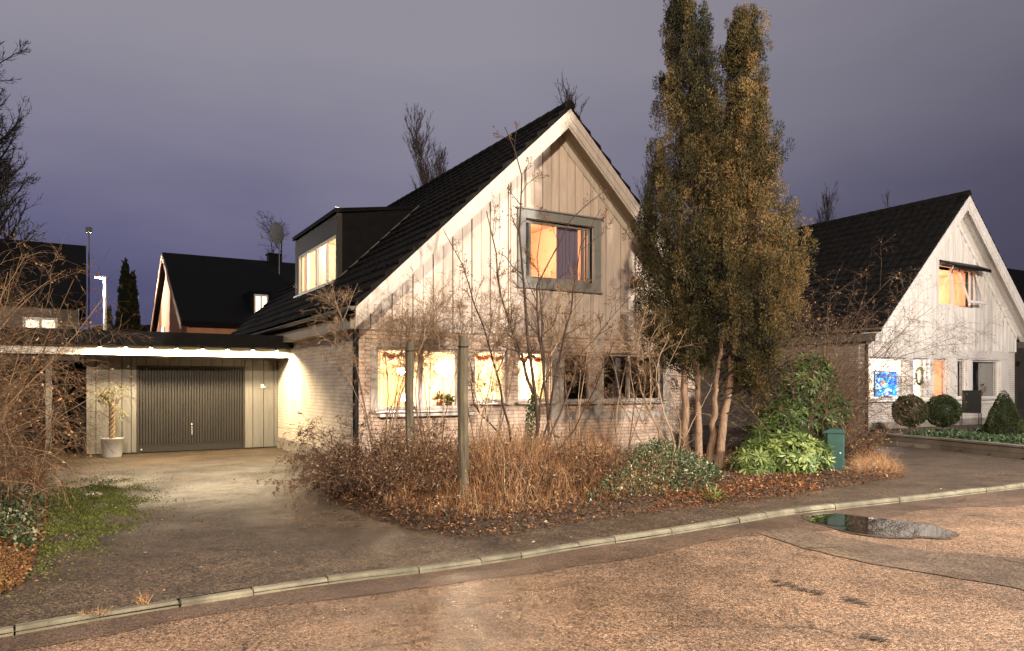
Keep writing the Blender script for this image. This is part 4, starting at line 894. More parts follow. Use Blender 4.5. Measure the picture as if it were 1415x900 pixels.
# twin thujas
thuja_m = tinted('thuja_foliage', [(0, (.006, .007, .003)), (.25, (.032, .030, .011)), (.55, (.082, .064, .024)), (.8, (.14, .096, .037)), (1, (.18, .11, .044))], .75, .12, spec=.2, var=.35, scale=1.2)
def thuja(label, Y, axis, prof, stems, seed, lo_tint, hi_tint, ntuft, group):
    """axis: [(py, px)], prof: [(py, left px, right px)] all at distance Y"""
    r = np.random.default_rng(seed); base = G(*stems[0][0]); base[2] = 0; root = empty('thuja_tree', base); tag(root, label, 'tree', group)
    prof = sorted(prof); py = np.array([p[0] for p in prof], float); lx = np.array([p[1] for p in prof], float); rx = np.array([p[2] for p in prof], float)
    # boughs first, tufts gathered round them
    NBo = ntuft // 9; yb = r.uniform(py[0], py[-1], NBo * 4); w_ = np.interp(yb, py, rx - lx); yb = yb[r.uniform(0, w_.max(), NBo * 4) < w_ + 45][:NBo]; NBo = len(yb)
    l = np.interp(yb, py, lx); rr_ = np.interp(yb, py, rx); hwb = (rr_ - l) / 2 / F * Y; thb = r.uniform(0, 2 * math.pi, NBo); rb_ = r.uniform(0, 1, NBo) ** .42 * hwb * r.uniform(.76, 1.04, NBo)
    CB = np.stack([((l + rr_) / 2 - CX) / F * Y + rb_ * np.cos(thb), Y + rb_ * np.sin(thb), CAMH - (yb - HY) / F * Y], 1); tb = r.normal(0, .22, NBo)
    bi = np.repeat(np.arange(NBo), 9); N = len(bi); sp_ = np.clip(.06 + hwb * .10, .06, .18)[bi][:, None]
    C = CB[bi] + r.normal(0, 1, (N, 3)) * sp_ * np.array([.75, .75, 1.7]); C = C - base; th = thb[bi]; hw = hwb[bi]; X0 = 0
    out = np.stack([np.cos(th), np.sin(th), np.zeros(N)], 1)
    K = 74; ts = r.uniform(.6, 1.25, N) * np.clip(.075 + hw * .06, .08, .16)
    # each tuft: upright flame of flattened sprays
    idx = np.repeat(np.arange(N), K); u = r.uniform(-1, 1, (N * K, 3)); u = u / np.maximum(1, np.linalg.norm(u, axis=1, keepdims=True))
    P = C[idx] + u * ts[idx][:, None] * np.array([.62, .62, 1.35])
    D = unit(np.array([0, 0, .9]) + out[idx] * .4 + u * .8 + r.normal(0, .3, (N * K, 3)))
    Nn = unit(np.cross(D, np.array([0, 0, 1.])) + r.normal(0, .6, (N * K, 3)))
    tt_ = np.clip(r.uniform(lo_tint, hi_tint, N) + tb[bi] + .18 * np.sin(C[:, 0] * 2.2 + C[:, 2] * 1.3) + .0, 0, 1)[idx] + r.normal(0, .10, N * K)
    m = MB(); m.cards(P, D, Nn, r.uniform(.028, .062, N * K), r.uniform(.010, .019, N * K), np.clip(tt_, 0, 1)); m.build('crown', thuja_m, root)
    # limbs inside the crown
    for st in stems:
        pts = np.array([W(px, p_, Y + dy) if p_ < 600 else G(px, p_) for (px, p_, *d_) in st for dy in [(d_[0] if d_ else 0)]]) - base
        pts[0][2] = -.1; f = np.linspace(0, 1, len(pts)); ff = np.linspace(0, 1, 24); PP = np.stack([np.interp(ff, f, pts[:, i]) for i in range(3)], 1); PP[1:-1] += r.normal(0, .012, (22, 3))
        R0 = .085 if st is not stems[-1] else .075; RR = R0 * (1 - .8 * ff); RR[0] *= 1.45; RR[1] *= 1.15; m = MB(); m.tubes(PP[None], RR[None], 10); m.build('trunk', bark_red, root, True)
    m = MB(); sel = r.choice(N, 340, replace=False); zt = C[sel, 2] - r.uniform(.25, .7, 340); ax = np.stack([np.interp(zt, np.sort(PP[:, 2]), PP[np.argsort(PP[:, 2]), 0]), np.interp(zt, np.sort(PP[:, 2]), PP[np.argsort(PP[:, 2]), 1]), zt], 1)
    mid_ = (ax + C[sel]) / 2 + r.normal(0, .05, (340, 3)) - [0, 0, .05]; m.tubes(np.stack([ax, mid_, C[sel]], 1), np.tile([[.012, .008, .004]], (340, 1)), 4); m.build('branches', dark_bark, root)
YT = 13.9
thuja('left of the two tall brown-green thujas, taller with two tips merging', YT, None,
      [(8, 930, 952), (25, 922, 968), (50, 917, 980), (90, 913, 990), (140, 909, 993), (160, 906, 1000), (200, 903, 1012), (260, 890, 1018), (310, 881, 1018), (350, 874, 1018), (400, 869, 1016), (440, 869, 1012), (460, 878, 1000), (485, 905, 990), (505, 930, 975)],
      [[(948, 655), (947, 560), (943, 470), (940, 300), (941, 30)], [(966, 660), (965, 560), (962, 470), (960, 330), (966, 60)]], 31, .05, .62, 3100, 'twin thujas in front of the gable')
thuja('right of the two tall brown-green thujas, narrow tip and browner right side', YT - .25, None,
      [(18, 1016, 1040), (34, 1008, 1048), (60, 1003, 1056), (110, 1003, 1056), (150, 1002, 1060), (190, 994, 1066), (205, 986, 1070), (240, 976, 1076), (270, 970, 1092), (310, 968, 1094), (340, 966, 1104), (380, 964, 1110), (420, 966, 1108), (460, 982, 1096), (495, 995, 1072), (520, 1003, 1058), (540, 1012, 1048)],
      [[(990, 658), (1003, 560), (1015, 470), (1020, 300), (1028, 40)], [(979, 655), (986, 590), (990, 520), (1000, 450), (1005, 380)]], 47, .25, .85, 3000, 'twin thujas in front of the gable')

def bush(name, label, cat, base, n0, h, spread, levels, seed, mat=twig, tr=(.2, .9), r0=.014, wig=.14, up=.3, leaf=None, group=None, droop=0., nleaf=0, leafsz=(.03, .014), lmat=None, ltr=(0, 1), base_r=.12, lean=(0, 0), minr=.0016, first=.18):
    """multi-stemmed shrub: stems > side shoots; levels = [(children per branch, angle, ratio)]"""
    r = np.random.default_rng(seed); root = empty(name, base); tag(root, label, cat, group)
    a = r.uniform(0, 2 * math.pi, n0); rb = r.uniform(0, base_r, n0); B = np.stack([rb * np.cos(a), rb * np.sin(a), np.full(n0, -.05)], 1)
    D = unit(np.stack([np.cos(a) * spread * r.uniform(.2, 1, n0) + lean[0], np.sin(a) * spread * r.uniform(.2, 1, n0) + lean[1], np.ones(n0)], 1))
    L = h * r.uniform(.75, 1.15, n0); m = MB(); P, T, Rr = grow(r, B, D, L, np.full(n0, r0) * r.uniform(.7, 1.2, n0), 8, wig, (0, 0, up - droop), .3)
    m.tubes(P, Rr, 5, r.uniform(*tr, n0)); allP = [P[:, 2:].reshape(-1, 3)]; allT = [T[:, 2:].reshape(-1, 3)]
    for li, (c, ang_, ratio) in enumerate(levels):
        B, D, L, R = spawn(r, P, T, Rr, L, c, first if li == 0 else .18, 1, ang_, ratio, .62); R = np.maximum(R, minr)
        P, T, Rr = grow(r, B, D, L, R, 5, wig * 1.3, (0, 0, up * .5 - droop), .4); m.tubes(P, Rr, 4 if li == 0 else 3, r.uniform(*tr, len(P)))
        if li >= len(levels) - 2: allP.append(P.reshape(-1, 3)); allT.append(T.reshape(-1, 3))
    m.build('branches', mat, root)
    if nleaf:
        PP = np.concatenate(allP[1:] or allP); TT = np.concatenate(allT[1:] or allT); ii = r.integers(0, len(PP), nleaf); m = MB()
        m.cards(PP[ii] + r.normal(0, .008, (nleaf, 3)), unit(TT[ii] * .6 + r.normal(0, .7, (nleaf, 3))), unit(r.normal(0, 1, (nleaf, 3))), r.uniform(.6, 1.3, nleaf) * leafsz[0], r.uniform(.6, 1.3, nleaf) * leafsz[1], r.uniform(*ltr, nleaf)); m.build('leaves', lmat or dry, root)
    return root

# tall bare small tree in front of the upper window, stems set one by one
def stem_tree(name, label, cat, base, stems, Y, seed, mat, levels, r0=.035, tr=(.2, .7), buds=0, group=None):
    r = np.random.default_rng(seed); root = empty(name, base); tag(root, label, cat, group); m = MB(); ends = []
    for st in stems:
        k = st[0]; pts = np.array([W(px, py, Y + dy) for px, py, dy in st[1:]]) - base
        f = np.concatenate([[0], np.cumsum(np.linalg.norm(np.diff(pts, axis=0), axis=1))]); f /= f[-1]; ff = np.linspace(0, 1, 14); PP = np.stack([np.interp(ff, f, pts[:, i]) for i in range(3)], 1); PP[1:] += r.normal(0, .012, (13, 3))
        RR = r0 * k * (1 - .82 * ff); m.tubes(PP[None], RR[None], 7, np.array([r.uniform(*tr)])); ends.append((PP, RR, np.linalg.norm(pts[-1] - pts[0])))
    P = np.array([e[0] for e in ends]); Rr = np.array([e[1] for e in ends]); L = np.array([e[2] for e in ends]); T = np.gradient(P, axis=1); T = unit(T); last = None
    for (c, ang_, ratio, u0) in levels:
        B, D, L2, R = spawn(r, P, T, Rr, np.minimum(L, 2.6), c, u0, 1, ang_, ratio, .55, .45); R = np.maximum(R, .0022); P, T, Rr = grow(r, B, D, L2, R, 6, .2, (0, 0, .35), .35); L = L2; m.tubes(P, Rr, 4, r.uniform(*tr, len(P)))
        last = (P, T)
    m.build('branches', mat, root, True)
    if buds:
        P, T = last; ii = r.integers(0, len(P), buds); jj = r.integers(2, 6, buds); m = MB(); m.cards(P[ii, jj], unit(T[ii, jj] + r.normal(0, .6, (buds, 3))), unit(r.normal(0, 1, (buds, 3))), .035, .018, r.uniform(0, .6, buds)); m.build('leaves', dry, root)
    return root
bT = G(728, 664); YB = bT[1]
stem_tree('bare_tree', 'tall bare multi-stemmed small tree growing up across the upper window', 'tree', bT, [
    (1.2, (728, 664, 0), (726, 590, .1), (738, 545, .1), (712, 470, .05), (690, 400, 0), (683, 330, -.1), (672, 292, -.1)),
    (1.1, (732, 664, 0), (745, 580, -.1), (728, 470, -.1), (722, 380, -.1), (718, 300, -.1), (722, 235, 0), (697, 175, .1)),
    (.9, (735, 662, 0), (760, 590, .2), (747, 470, .2), (740, 400, .3), (760, 360, .3), (790, 300, .3), (838, 262, .4)),
    (.8, (724, 664, 0), (700, 585, -.2), (684, 505, -.3), (664, 440, -.4), (640, 370, -.4), (612, 315, -.4)),
    (.8, (740, 662, 0), (778, 560, .1), (805, 490, .2), (845, 440, .3), (880, 400, .4)),
    (.7, (738, 662, 0), (758, 580, -.2), (770, 500, -.3), (790, 420, -.3), (800, 340, -.3), (830, 290, -.3)),
    (.8, (730, 664, 0), (742, 600, .3), (752, 520, .4), (748, 440, .4), (742, 360, .4), (752, 300, .4)),
    (.6, (740, 662, 0), (790, 600, .2), (830, 520, .3), (850, 470, .3), (890, 430, .3)),
    (.6, (722, 664, 0), (690, 600, .3), (655, 560, .4), (650, 500, .4), (630, 450, .4))],
    YB, 12, tinted('rowan_bark', [(0, (.035, .022, .016)), (.5, (.075, .05, .035)), (1, (.22, .15, .10))], .8), [(9, .75, .30, .35), (7, .8, .45, .2), (4, .8, .5, .2)], .034, (.1, .6), 2600)
# curling pale-stemmed shrub
bT = G(925, 668)
stem_tree('bare_shrub', 'pale curling bare shrub left of the thuja trunks', 'shrub', bT, [
    (1., (925, 668, 0), (912, 600, 0), (892, 560, 0), (882, 530, .1), (890, 490, .1), (880, 460, .2), (855, 440, .2)),
    (.9, (926, 668, 0), (920, 610, .1), (898, 570, .1), (900, 520, .1), (895, 480, .1), (910, 450, .1)),
    (.9, (928, 668, 0), (932, 610, -.1), (915, 560, -.1), (905, 520, -.1), (912, 490, -.1), (925, 460, -.1)),
    (.8, (930, 668, 0), (942, 590, .2), (930, 550, .2), (918, 520, .2), (935, 480, .2), (950, 455, .2)),
    (.7, (928, 668, 0), (950, 600, -.2), (970, 560, -.2), (985, 530, -.1)),
    (.7, (924, 668, 0), (880, 600, 0), (862, 560, 0), (850, 520, .1), (845, 480, .1)),
    (.6, (924, 668, 0), (905, 620, .3), (880, 570, .3), (870, 510, .3), (875, 470, .3))],
    bT[1] + .3, 15, tinted('pale_bark', [(0, (.14, .09, .055)), (1, (.32, .23, .15))], .8), [(6, .8, .34, .3), (4, .8, .45, .3)], .024, (.2, 1.))
# fine-twigged shrubs along the house wall
for i, (px, py, h, sp, n0, lab, sd) in enumerate((
        (528, 662, 3.3, .35, 8, 'fine-twigged bare shrub around the shorter post', 51), (600, 658, 3.1, .35, 8, 'fine-twigged bare shrub between the two posts', 52),
        (668, 662, 3.1, .35, 8, 'fine-twigged bare shrub just right of the taller post', 53), (790, 655, 3.2, .35, 5, 'fine-twigged bare shrub below the right corner of the upper window', 54),
        (855, 652, 3.4, .35, 5, 'fine-twigged bare shrub in front of the dark ground-floor windows', 55))):
    b = G(px, py); bush('bare_shrub', lab, 'shrub', b, n0, h, sp, [(13, .95, .36), (8, .85, .5), (5, .85, .6)], sd, twig, (.25, 1.), .014, .10, .1, group='bare shrubs along the gable wall', nleaf=1200, leafsz=(.028, .013), minr=.0026, first=.66)
# feathery dark shrubs at the driveway corner
for i, (px, py, h, lab, sd) in enumerate(((492, 662, 1.6, 'dark feathery drooping shrub at the brick wall corner', 61), (512, 690, 1.25, 'dark low drooping shrub at the driveway edge', 62), (668, 690, .95, 'rust-brown drooping shrub right of the taller post', 65), (745, 690, .9, 'rust-brown drooping shrub below the bare tree', 66), (830, 682, .95, 'rust-brown drooping shrub below the dark windows', 67), (610, 668, 1.1, 'dark drooping shrub between the posts, close to the wall', 68), (588, 694, 1.1, 'rust-brown drooping shrub between the posts', 63), (545, 672, 1.25, 'dark drooping shrub behind the shorter post', 64))):
    b = G(px, py); bush('drooping_shrub', lab, 'shrub', b, 30, h, .8, [(12, .8, .32), (5, .7, .45)], sd, twig_dark, (0, .7), .008, .10, -.1, group='drooping shrubs in the overgrown bed', droop=1.1, nleaf=6500, leafsz=(.05, .016), lmat=tinted('dark_dry_leaf', [(0, (.03, .015, .010)), (.5, (.10, .05, .026)), (.85, (.20, .11, .06)), (1, (.42, .32, .22))], .7), base_r=.3)
# brambles right of the thujas
for i, (px, py, h, lab, sd, lean) in enumerate(((1105, 640, 3.7, 'tangled leafless bramble behind the rhododendron', 71, (-.05, 0)), (1132, 630, 2.8, 'tangled leafless bramble against the white house corner', 72, (-.08, 0)), (1128, 622, 3.5, 'tall leafless bramble between the houses', 74, (0, 0)), (1135, 614, 2.3, 'leafless bramble hiding the downpipe of the white house', 75, (-.2, 0)), (1166, 642, .9, 'low leafless bramble behind the green cabinet', 73, (-.08, 0)))):
    b = G(px, py); bush('bramble', lab, 'shrub', b, 46, h * 1.15, .5, [(9, .8, .4), (5, .8, .45), (3, .7, .5)], sd, twig_dark, (0, .9), .009, .13, -.1, group='brambles beside the white house', droop=.75, nleaf=2600, leafsz=(.035, .018), base_r=.5, lean=lean, minr=.002)
# bramble on the left edge
LB = [G(-150, 770), G(-88, 686), G(-28, 725), G(-165, 700)]
for i, (b, h, n0, lab) in enumerate(((LB[0], 3.0, 46, 'arching brown bramble nearest the pavement at the left edge'), (LB[1], 3.5, 54, 'arching brown bramble hiding the carport'), (LB[2], 1.9, 30, 'lower arching bramble on the edge of the driveway'), (LB[3], 3.7, 40, 'tallest brown bramble at the left edge'))):
    bush('bramble', lab, 'shrub', b, n0 + 8, h * 1.02, .42, [(9, .7, .40), (6, .75, .45), (2, .7, .5)], 80 + i, tinted('bramble_cane', [(0, (.04, .020, .010)), (.5, (.13, .072, .035)), (1, (.32, .22, .13))], .75), (0, 1.), .009, .10, 0, group='brambles on the left edge', droop=.9, nleaf=900, leafsz=(.04, .02), base_r=.5, lean=(.02, -.05), minr=.002)
b = G(60, 650); stem_tree('climbing_rose', 'thin leafy shoot rising beside the far street lamp', 'shrub', b, [(1., (60, 650, 0), (85, 540, 0), (115, 430, 0), (135, 370, 0), (152, 345, 0)), (.8, (62, 650, 0), (95, 520, .2), (125, 440, .2), (140, 395, .2), (160, 375, .2))], b[1], 91, twig_dark, [(5, .7, .14, .6)], .010, (0, .5), 160)

# rhododendron
def rhodo(label, base, blobs, n, seed, tl, group):
    r = np.random.default_rng(seed); root = empty('rhododendron', base); tag(root, label, 'shrub', group); m = MB(); br = MB(); K = 9; cen = []
    for (c, rad, k) in blobs:
        D = unit(r.normal(0, 1, (k, 3)) + [[0, -.35, .35]]); cen.append((np.array(c)[None] + D * np.array(rad) * r.uniform(.72, 1.05, (k, 1)), D))
    C = np.concatenate([c[0] for c in cen]); O = np.concatenate([c[1] for c in cen]); C = C - base; ok = C[:, 2] > .06; C = C[ok]; O = O[ok]; N = len(C)
    idx = np.repeat(np.arange(N), K); a = np.tile(np.arange(K) / K * 2 * math.pi, N) + np.repeat(r.uniform(0, 6, N), K)
    ax = unit(O + [0, 0, .45]); U = unit(np.cross(ax, [[.3, .2, 1.]])); V_ = np.cross(ax, U)
    el = r.uniform(-.25, .55, N * K)[:, None]; D = unit((np.cos(a)[:, None] * U[idx] + np.sin(a)[:, None] * V_[idx]) + ax[idx] * el - [0, 0, .12])
    Nn = unit(ax[idx] + r.normal(0, .15, (N * K, 3))); tt_ = np.clip(np.repeat(r.uniform(*tl, N), K) + r.normal(0, .12, N * K), 0, 1)
    m.cards(C[idx] + D * .01, D, Nn, r.uniform(.12, .19, N * K), r.uniform(.040, .055, N * K), tt_, fold=-.12); m.build('leaves', green, root)
    s0 = np.stack([r.normal(0, .15, N), r.normal(0, .12, N), np.zeros(N)], 1); md = s0 * .4 + C * .6 + r.normal(0, .05, (N, 3)); md[:, 2] = C[:, 2] * .45
    br.tubes(np.stack([s0, md, C], 1), np.tile([[.014, .009, .004]], (N, 1)), 4); br.build('branches', dark_bark, root)
b = G(1070, 662)
rhodo('large rhododendron with pale green leaves low by the cabinet', b, [(b + [-.25, -.05, .32], (.50, .38, .38), 95), (b + [.25, -.1, .42], (.55, .42, .45), 120), (b + [.62, 0, .38], (.42, .3, .34), 75)], 0, 101, (.35, 1.), 'rhododendrons')
b = G(1095, 640, 0)
rhodo('tall darker rhododendron behind the pale low one', b, [(b + [0.1, 0, 1.0], (.85, .5, .6), 230), (b + [.3, 0, 1.75], (.6, .45, .6), 210), (b + [-.35, 0, .6], (.7, .4, .5), 150), (b + [.75, 0, 1.1], (.45, .4, .45), 90)], 0, 102, (.0, .6), 'rhododendrons')

# ground layer of the bed: stuff
def in_poly(r, poly, n, margin=0.):
    A = np.array(poly); lo, hi = A.min(0), A.max(0); out = []
    tot = 0
    while tot < n:
        P = np.stack([r.uniform(lo[0], hi[0], n * 2), r.uniform(lo[1], hi[1], n * 2)], 1); k = pip(P, poly); P = P[k]
        if margin: P = P[edist(P, poly) > margin]
        out.append(P); tot += len(P)
    return np.concatenate(out)[:n]
r = np.random.default_rng(200)
litter_m = tinted('litter', [(0, (.030, .014, .008)), (.4, (.10, .046, .020)), (.75, (.22, .10, .042)), (.92, (.34, .20, .10)), (1, (.50, .40, .26))], .85, .05)
FB = [tuple(G(*p)[:2]) for p in bed_pix] + [tuple(H1.w(8.7, -.1, 0)[:2]), tuple(H1.w(-.0, -.1, 0)[:2])]
def reeds():
    m = MB(); N = 8000; P = in_poly(r, [tuple(G(*p)[:2]) for p in ((470, 680), (520, 706), (575, 724), (640, 734), (720, 728), (850, 706), (925, 695), (925, 665), (880, 650), (470, 650))], N)
    e = edist(P, FB); clump = .5 + .5 * np.sin(P[:, 0] * 3.1 + 1.3 * np.sin(P[:, 1] * 2.2)) * np.sin(P[:, 1] * 2.7 + 1)
    pxx = CX + F * P[:, 0] / P[:, 1]; right = np.clip((pxx - 820) / 70, 0, 1)
    h = np.clip(.14 + e * .6, .14, 1.0) * (.55 + .55 * clump) * r.uniform(.45, 1.15, N) * (1 - .45 * right); D = unit(np.column_stack([r.normal(0, .22, N), r.normal(0, .22, N), np.ones(N)]))
    PP, T, Rr = grow(r, np.column_stack([P, np.zeros(N)]), D, h, r.uniform(.0018, .0042, N), 5, .10, (0, 0, -.1), .45)
    tn = np.clip(r.uniform(0, 1, N) * .85 + .30 * (clump - .5) + .05, 0, 1); m.tubes(PP, Rr, 3, tn)
    # side shoots and dead heads
    k = r.integers(0, N, 15000); j = r.integers(1, 4, 15000); B = PP[k, j]; D = unit(T[k, j] + r.normal(0, .6, (15000, 3))); P2, T2, R2 = grow(r, B, D, h[k] * r.uniform(.15, .45, 15000), np.full(15000, .0018), 4, .2, (0, 0, .1)); m.tubes(P2, R2, 3, r.uniform(.1, 1, 15000))
    tag(m.build('dry_stems', straw), 'brown dry stems of dead perennials filling the bed under the windows', 'undergrowth', kind='stuff')
    m = MB(); k = r.integers(0, N, 14000); j = r.integers(1, 5, 14000); m.cards(PP[k, j] + r.normal(0, .02, (14000, 3)), unit(r.normal(0, 1, (14000, 3)) - [0, 0, .3]), unit(r.normal(0, 1, (14000, 3))), r.uniform(.02, .06, 14000), r.uniform(.010, .022, 14000), np.clip(tn[k] + r.normal(0, .2, 14000), 0, 1))
    tag(m.build('withered_leaves', dry), 'withered brown leaves clinging to the dead stems in the bed', 'withered leaves', kind='stuff')
reeds()
def litter(name, poly, n, mat, label, z=.02, sz=(.03, .065), lift=.05, tr=(0, 1), edge=None, flat=.5, grow_=0.):
    m = MB(); P = in_poly(r, poly, n); e = edist(P, poly)
    if edge: k = r.uniform(0, 1, len(P)) < np.clip(1 - e / edge, .0, 1); P = P[k]; e = e[k]
    N = len(P); zz = z + np.minimum(e * .35, .10) * (z < .2) + r.uniform(0, lift, N) * np.minimum(1, e * 5 + .1) + grow_ * np.minimum(e, 1) * r.uniform(0, 1, N) ** .6
    D = unit(np.column_stack([r.normal(0, 1, N), r.normal(0, 1, N), r.normal(0, flat, N)])); Nn = unit(np.column_stack([r.normal(0, flat, N), r.normal(0, flat, N), np.ones(N)]))
    L = r.uniform(*sz, N); m.cards(np.column_stack([P, zz]), D, Nn, L, L * r.uniform(.4, .7, N), r.uniform(*tr, N)); return tag(m.build(name, mat), label, name.replace('_', ' '), kind='stuff')
litter('fallen_leaves', FB, 42000, litter_m, 'brown fallen leaves covering the bed', sz=(.025, .06))
EB = [(x + dx, y + dy) for (x, y), (dx, dy) in zip(FB[:14], [(-.03, 0), (-.05, -.05), (-.08, -.08), (-.08, -.1), (-.05, -.12), (0, -.14), (0, -.12), (0, -.1), (0, -.16), (0, -.18), (0, -.1), (.1, 0), (.1, 0), (0, 0)])] + FB[14:]
litter('leaf_litter', EB, 60000, litter_m, 'dark red-brown leaf litter spilling over the edge of the pavement', z=.008, edge=.7, tr=(0, .8), lift=.06, sz=(.022, .055))
REDP = [tuple(G(*p)[:2]) for p in ((900, 712), (1000, 703), (1135, 683), (1130, 660), (1000, 672), (900, 690))]
litter('orange_leaves', REDP, 2600, tinted('orange_leaf', [(0, (.12, .03, .008)), (.6, (.22, .075, .02)), (1, (.36, .17, .06))], .7), 'orange fallen leaves in front of the thujas and rhododendron', z=.02, sz=(.025, .05))
IVY = [tuple(G(*p)[:2]) for p in ((800, 712), (850, 706), (990, 690), (1010, 668), (960, 650), (880, 645), (820, 660))]
ivy_m = tinted('ivy_leaf', [(0, (.015, .030, .010)), (.5, (.05, .085, .030)), (.85, (.14, .17, .08)), (1, (.38, .36, .24))], .35, .1, spec=.6)
litter('ivy', IVY, 9000, ivy_m, 'dark glossy ivy creeping round the thuja trunks', z=.03, sz=(.035, .06), lift=.12, flat=.8, grow_=.55)
for lab, px, py, h in (('bright green fern-like tuft in front of the thujas', 985, 694, .25), ('small bright green plant at the front of the ivy', 906, 690, .28)):
    b = G(px, py); root = empty('green_plant', b); tag(root, lab, 'plant', 'small green plants in the bed'); m = MB(); n = 90; D = unit(np.column_stack([r.normal(0, .8, n), r.normal(0, .8, n), r.uniform(.2, 1, n)])); m.cards(r.normal(0, .04, (n, 3)) * [1, 1, .1] + D * r.uniform(0, h * .5, (n, 1)), D, unit(r.normal(0, .5, (n, 3)) + [0, 0, 1]), r.uniform(.1, .2, n), .035, r.uniform(.5, 1, n)); m.build('leaves', green, root)
# ivy climbing the small tree
m = MB(); b = G(728, 664); n = 500; z = r.uniform(.5, 1.5, n); m.cards(np.column_stack([b[0] + .06 + .12 * (z - .5) * .5 + r.normal(0, .05, n), b[1] + r.normal(0, .05, n) - .03, z]), unit(r.normal(0, 1, (n, 3))), unit(r.normal(0, .6, (n, 3)) + [0, -1, .3]), .05, .04, r.uniform(.4, 1, n)); tag(m.build('ivy', ivy_m), 'ivy climbing the stem of the tall bare tree', 'ivy', kind='stuff')
# left bed: ground leaves, ivy and rusty ground cover
LFB = [tuple(G(*p)[:2]) for p in lp[:8]] + [tuple(G(-60, 838)[:2]), (-8.8, 9), (-9.2, 14.5)]
litter('fallen_leaves', LFB, 12000, dry, 'brown fallen leaves under the brambles at the left edge', tr=(0, .8))
litter('ivy', [tuple(G(*p)[:2]) for p in ((62, 690), (52, 750), (35, 775), (-40, 770), (-20, 690))], 3200, ivy_m, 'ivy with pale flecks below the left brambles', z=.03, sz=(.04, .08), lift=.15, flat=.8, grow_=.22)
litter('rusty_groundcover', [tuple(G(*p)[:2]) for p in ((48, 775), (30, 806), (6, 822), (-40, 838), (-60, 790), (10, 768))], 9000, tinted('rusty', [(0, (.06, .028, .010)), (1, (.26, .14, .055))], .8), 'rusty orange low ground cover at the lower left edge', z=.02, sz=(.015, .035), lift=.05, flat=1., grow_=.10)
# moss on the driveway
m = MB(); n = 110000; c = G(92, 712); P = np.column_stack([r.normal(0, .42, n) , r.normal(0, 1.35, n)]); lump = np.sin(P[:, 0] * 9 + 2 * np.sin(P[:, 1] * 3)) + np.sin(P[:, 1] * 6 + 1) + r.normal(0, 1.1, n); P += c[:2] + [-.05, .1]
P[:, 0] += -.42 * (P[:, 1] - c[1]) * .9; P = P[(lump > .1) & ~pip(P, LBED)]; n = len(P)
m.cards(np.column_stack([P, np.full(n, .001)]), unit(np.column_stack([r.normal(0, 1, (n, 2)), r.uniform(.0, 1.1, n)])), unit(r.normal(0, .7, (n, 3)) + [0, 0, 1]), r.uniform(.014, .042, n), r.uniform(.008, .016, n), r.uniform(0, 1, n)); tag(m.build('moss', tinted('moss', [(0, (.030, .034, .010)), (.6, (.085, .100, .020)), (1, (.17, .19, .038))], .9)), 'bright green moss on the left edge of the driveway', 'moss', kind='stuff')
# dry grass
def grass(label, poly, n, h, mat, tr=(.4, 1), lean=.5):
    m = MB(); P = in_poly(r, poly, n); D = unit(np.column_stack([r.normal(0, lean, n), r.normal(0, lean, n), np.ones(n)])); PP, T, Rr = grow(r, np.column_stack([P, np.zeros(n)]), D, h * r.uniform(.4, 1.1, n), np.full(n, .0025), 5, .15, (0, 0, -.9), .2); m.tubes(PP, Rr, 3, r.uniform(*tr, n)); return tag(m.build('dry_grass', mat), label, 'dry grass', kind='stuff')
grass('pale dry grass on the verge corner right of the cabinet', [tuple(G(*p)[:2]) for p in ((1180, 665), (1242, 658), (1215, 642), (1185, 646))], 2600, .45, straw)
grass('sparse dry grass blades at the kerb joint by the driveway', [tuple(G(*p)[:2]) for p in ((188, 836), (206, 836), (206, 832), (188, 832))], 40, .12, straw)
grass('short grass blades in the kerb gap near the lower left', [tuple(G(*p)[:2]) for p in ((110, 852), (150, 850), (150, 846), (110, 848))], 60, .07, straw)
# scattered leaves and grit on the asphalt
DP = [tuple(G(*p)[:2]) for p in ((120, 640), (380, 632), (450, 680), (520, 725), (640, 760), (900, 725), (1150, 690), (1250, 668), (1415, 655), (1415, 668), (900, 735), (400, 800), (60, 855), (20, 820), (70, 740))]
litter('scattered_leaves', DP, 420, straw, 'scattered pale leaves on the driveway', z=-.03 + .04, sz=(.02, .05), lift=.004, tr=(.2, 1), flat=.15)

# shrubs in front of the white house
box_m = tinted('boxwood', [(0, (.008, .016, .005)), (.6, (.022, .036, .010)), (1, (.055, .07, .02))], .6, .05)
def leaf_solid(root, name, fn, n, l, w_, mat, seed, core):
    r = np.random.default_rng(seed); C, O = fn(r, n); m = MB(); m.cards(C, unit(O + r.normal(0, .5, (n, 3))), unit(r.normal(0, 1, (n, 3))), r.uniform(.7, 1.2, n) * l, w_, r.uniform(0, 1, n)); lathe(m, core, (0, 0, 0), 18, .1); m.build(name, mat, root)
for px, lab in ((1257, 'left ball-shaped evergreen on a short stem before the white house'), (1303, 'right ball-shaped evergreen on a short stem, next to the chair')):
    Y = 19.7; zc = CAMH - (568 - HY) / F * Y; R_ = 22.5 / F * Y; b = np.array([(px - CX) / F * Y, Y, .28]); o = empty('ball_shrub', b); tag(o, lab, 'shrub', 'ball shrubs on the terrace'); zc -= .28
    def fn(r, n):
        D = unit(r.normal(0, 1, (n, 3))); return D * R_ * (.86 + .1 * r.uniform(0, 1, (n, 1)) + .04 * np.sin(D[:, :1] * 9 + D[:, 2:] * 7)) + [0, 0, zc], D
    a = np.linspace(-1.5, 1.5, 10); leaf_solid(o, 'crown', fn, 7000, .045, .022, box_m, px, [(R_ * .84 * math.cos(x), zc + R_ * .84 * math.sin(x)) for x in a])
    m = MB(); m.cyl((0, 0, -.1), (0, 0, zc - R_ * .7), .028, .022, k=8); m.build('trunk', dark_bark, o)
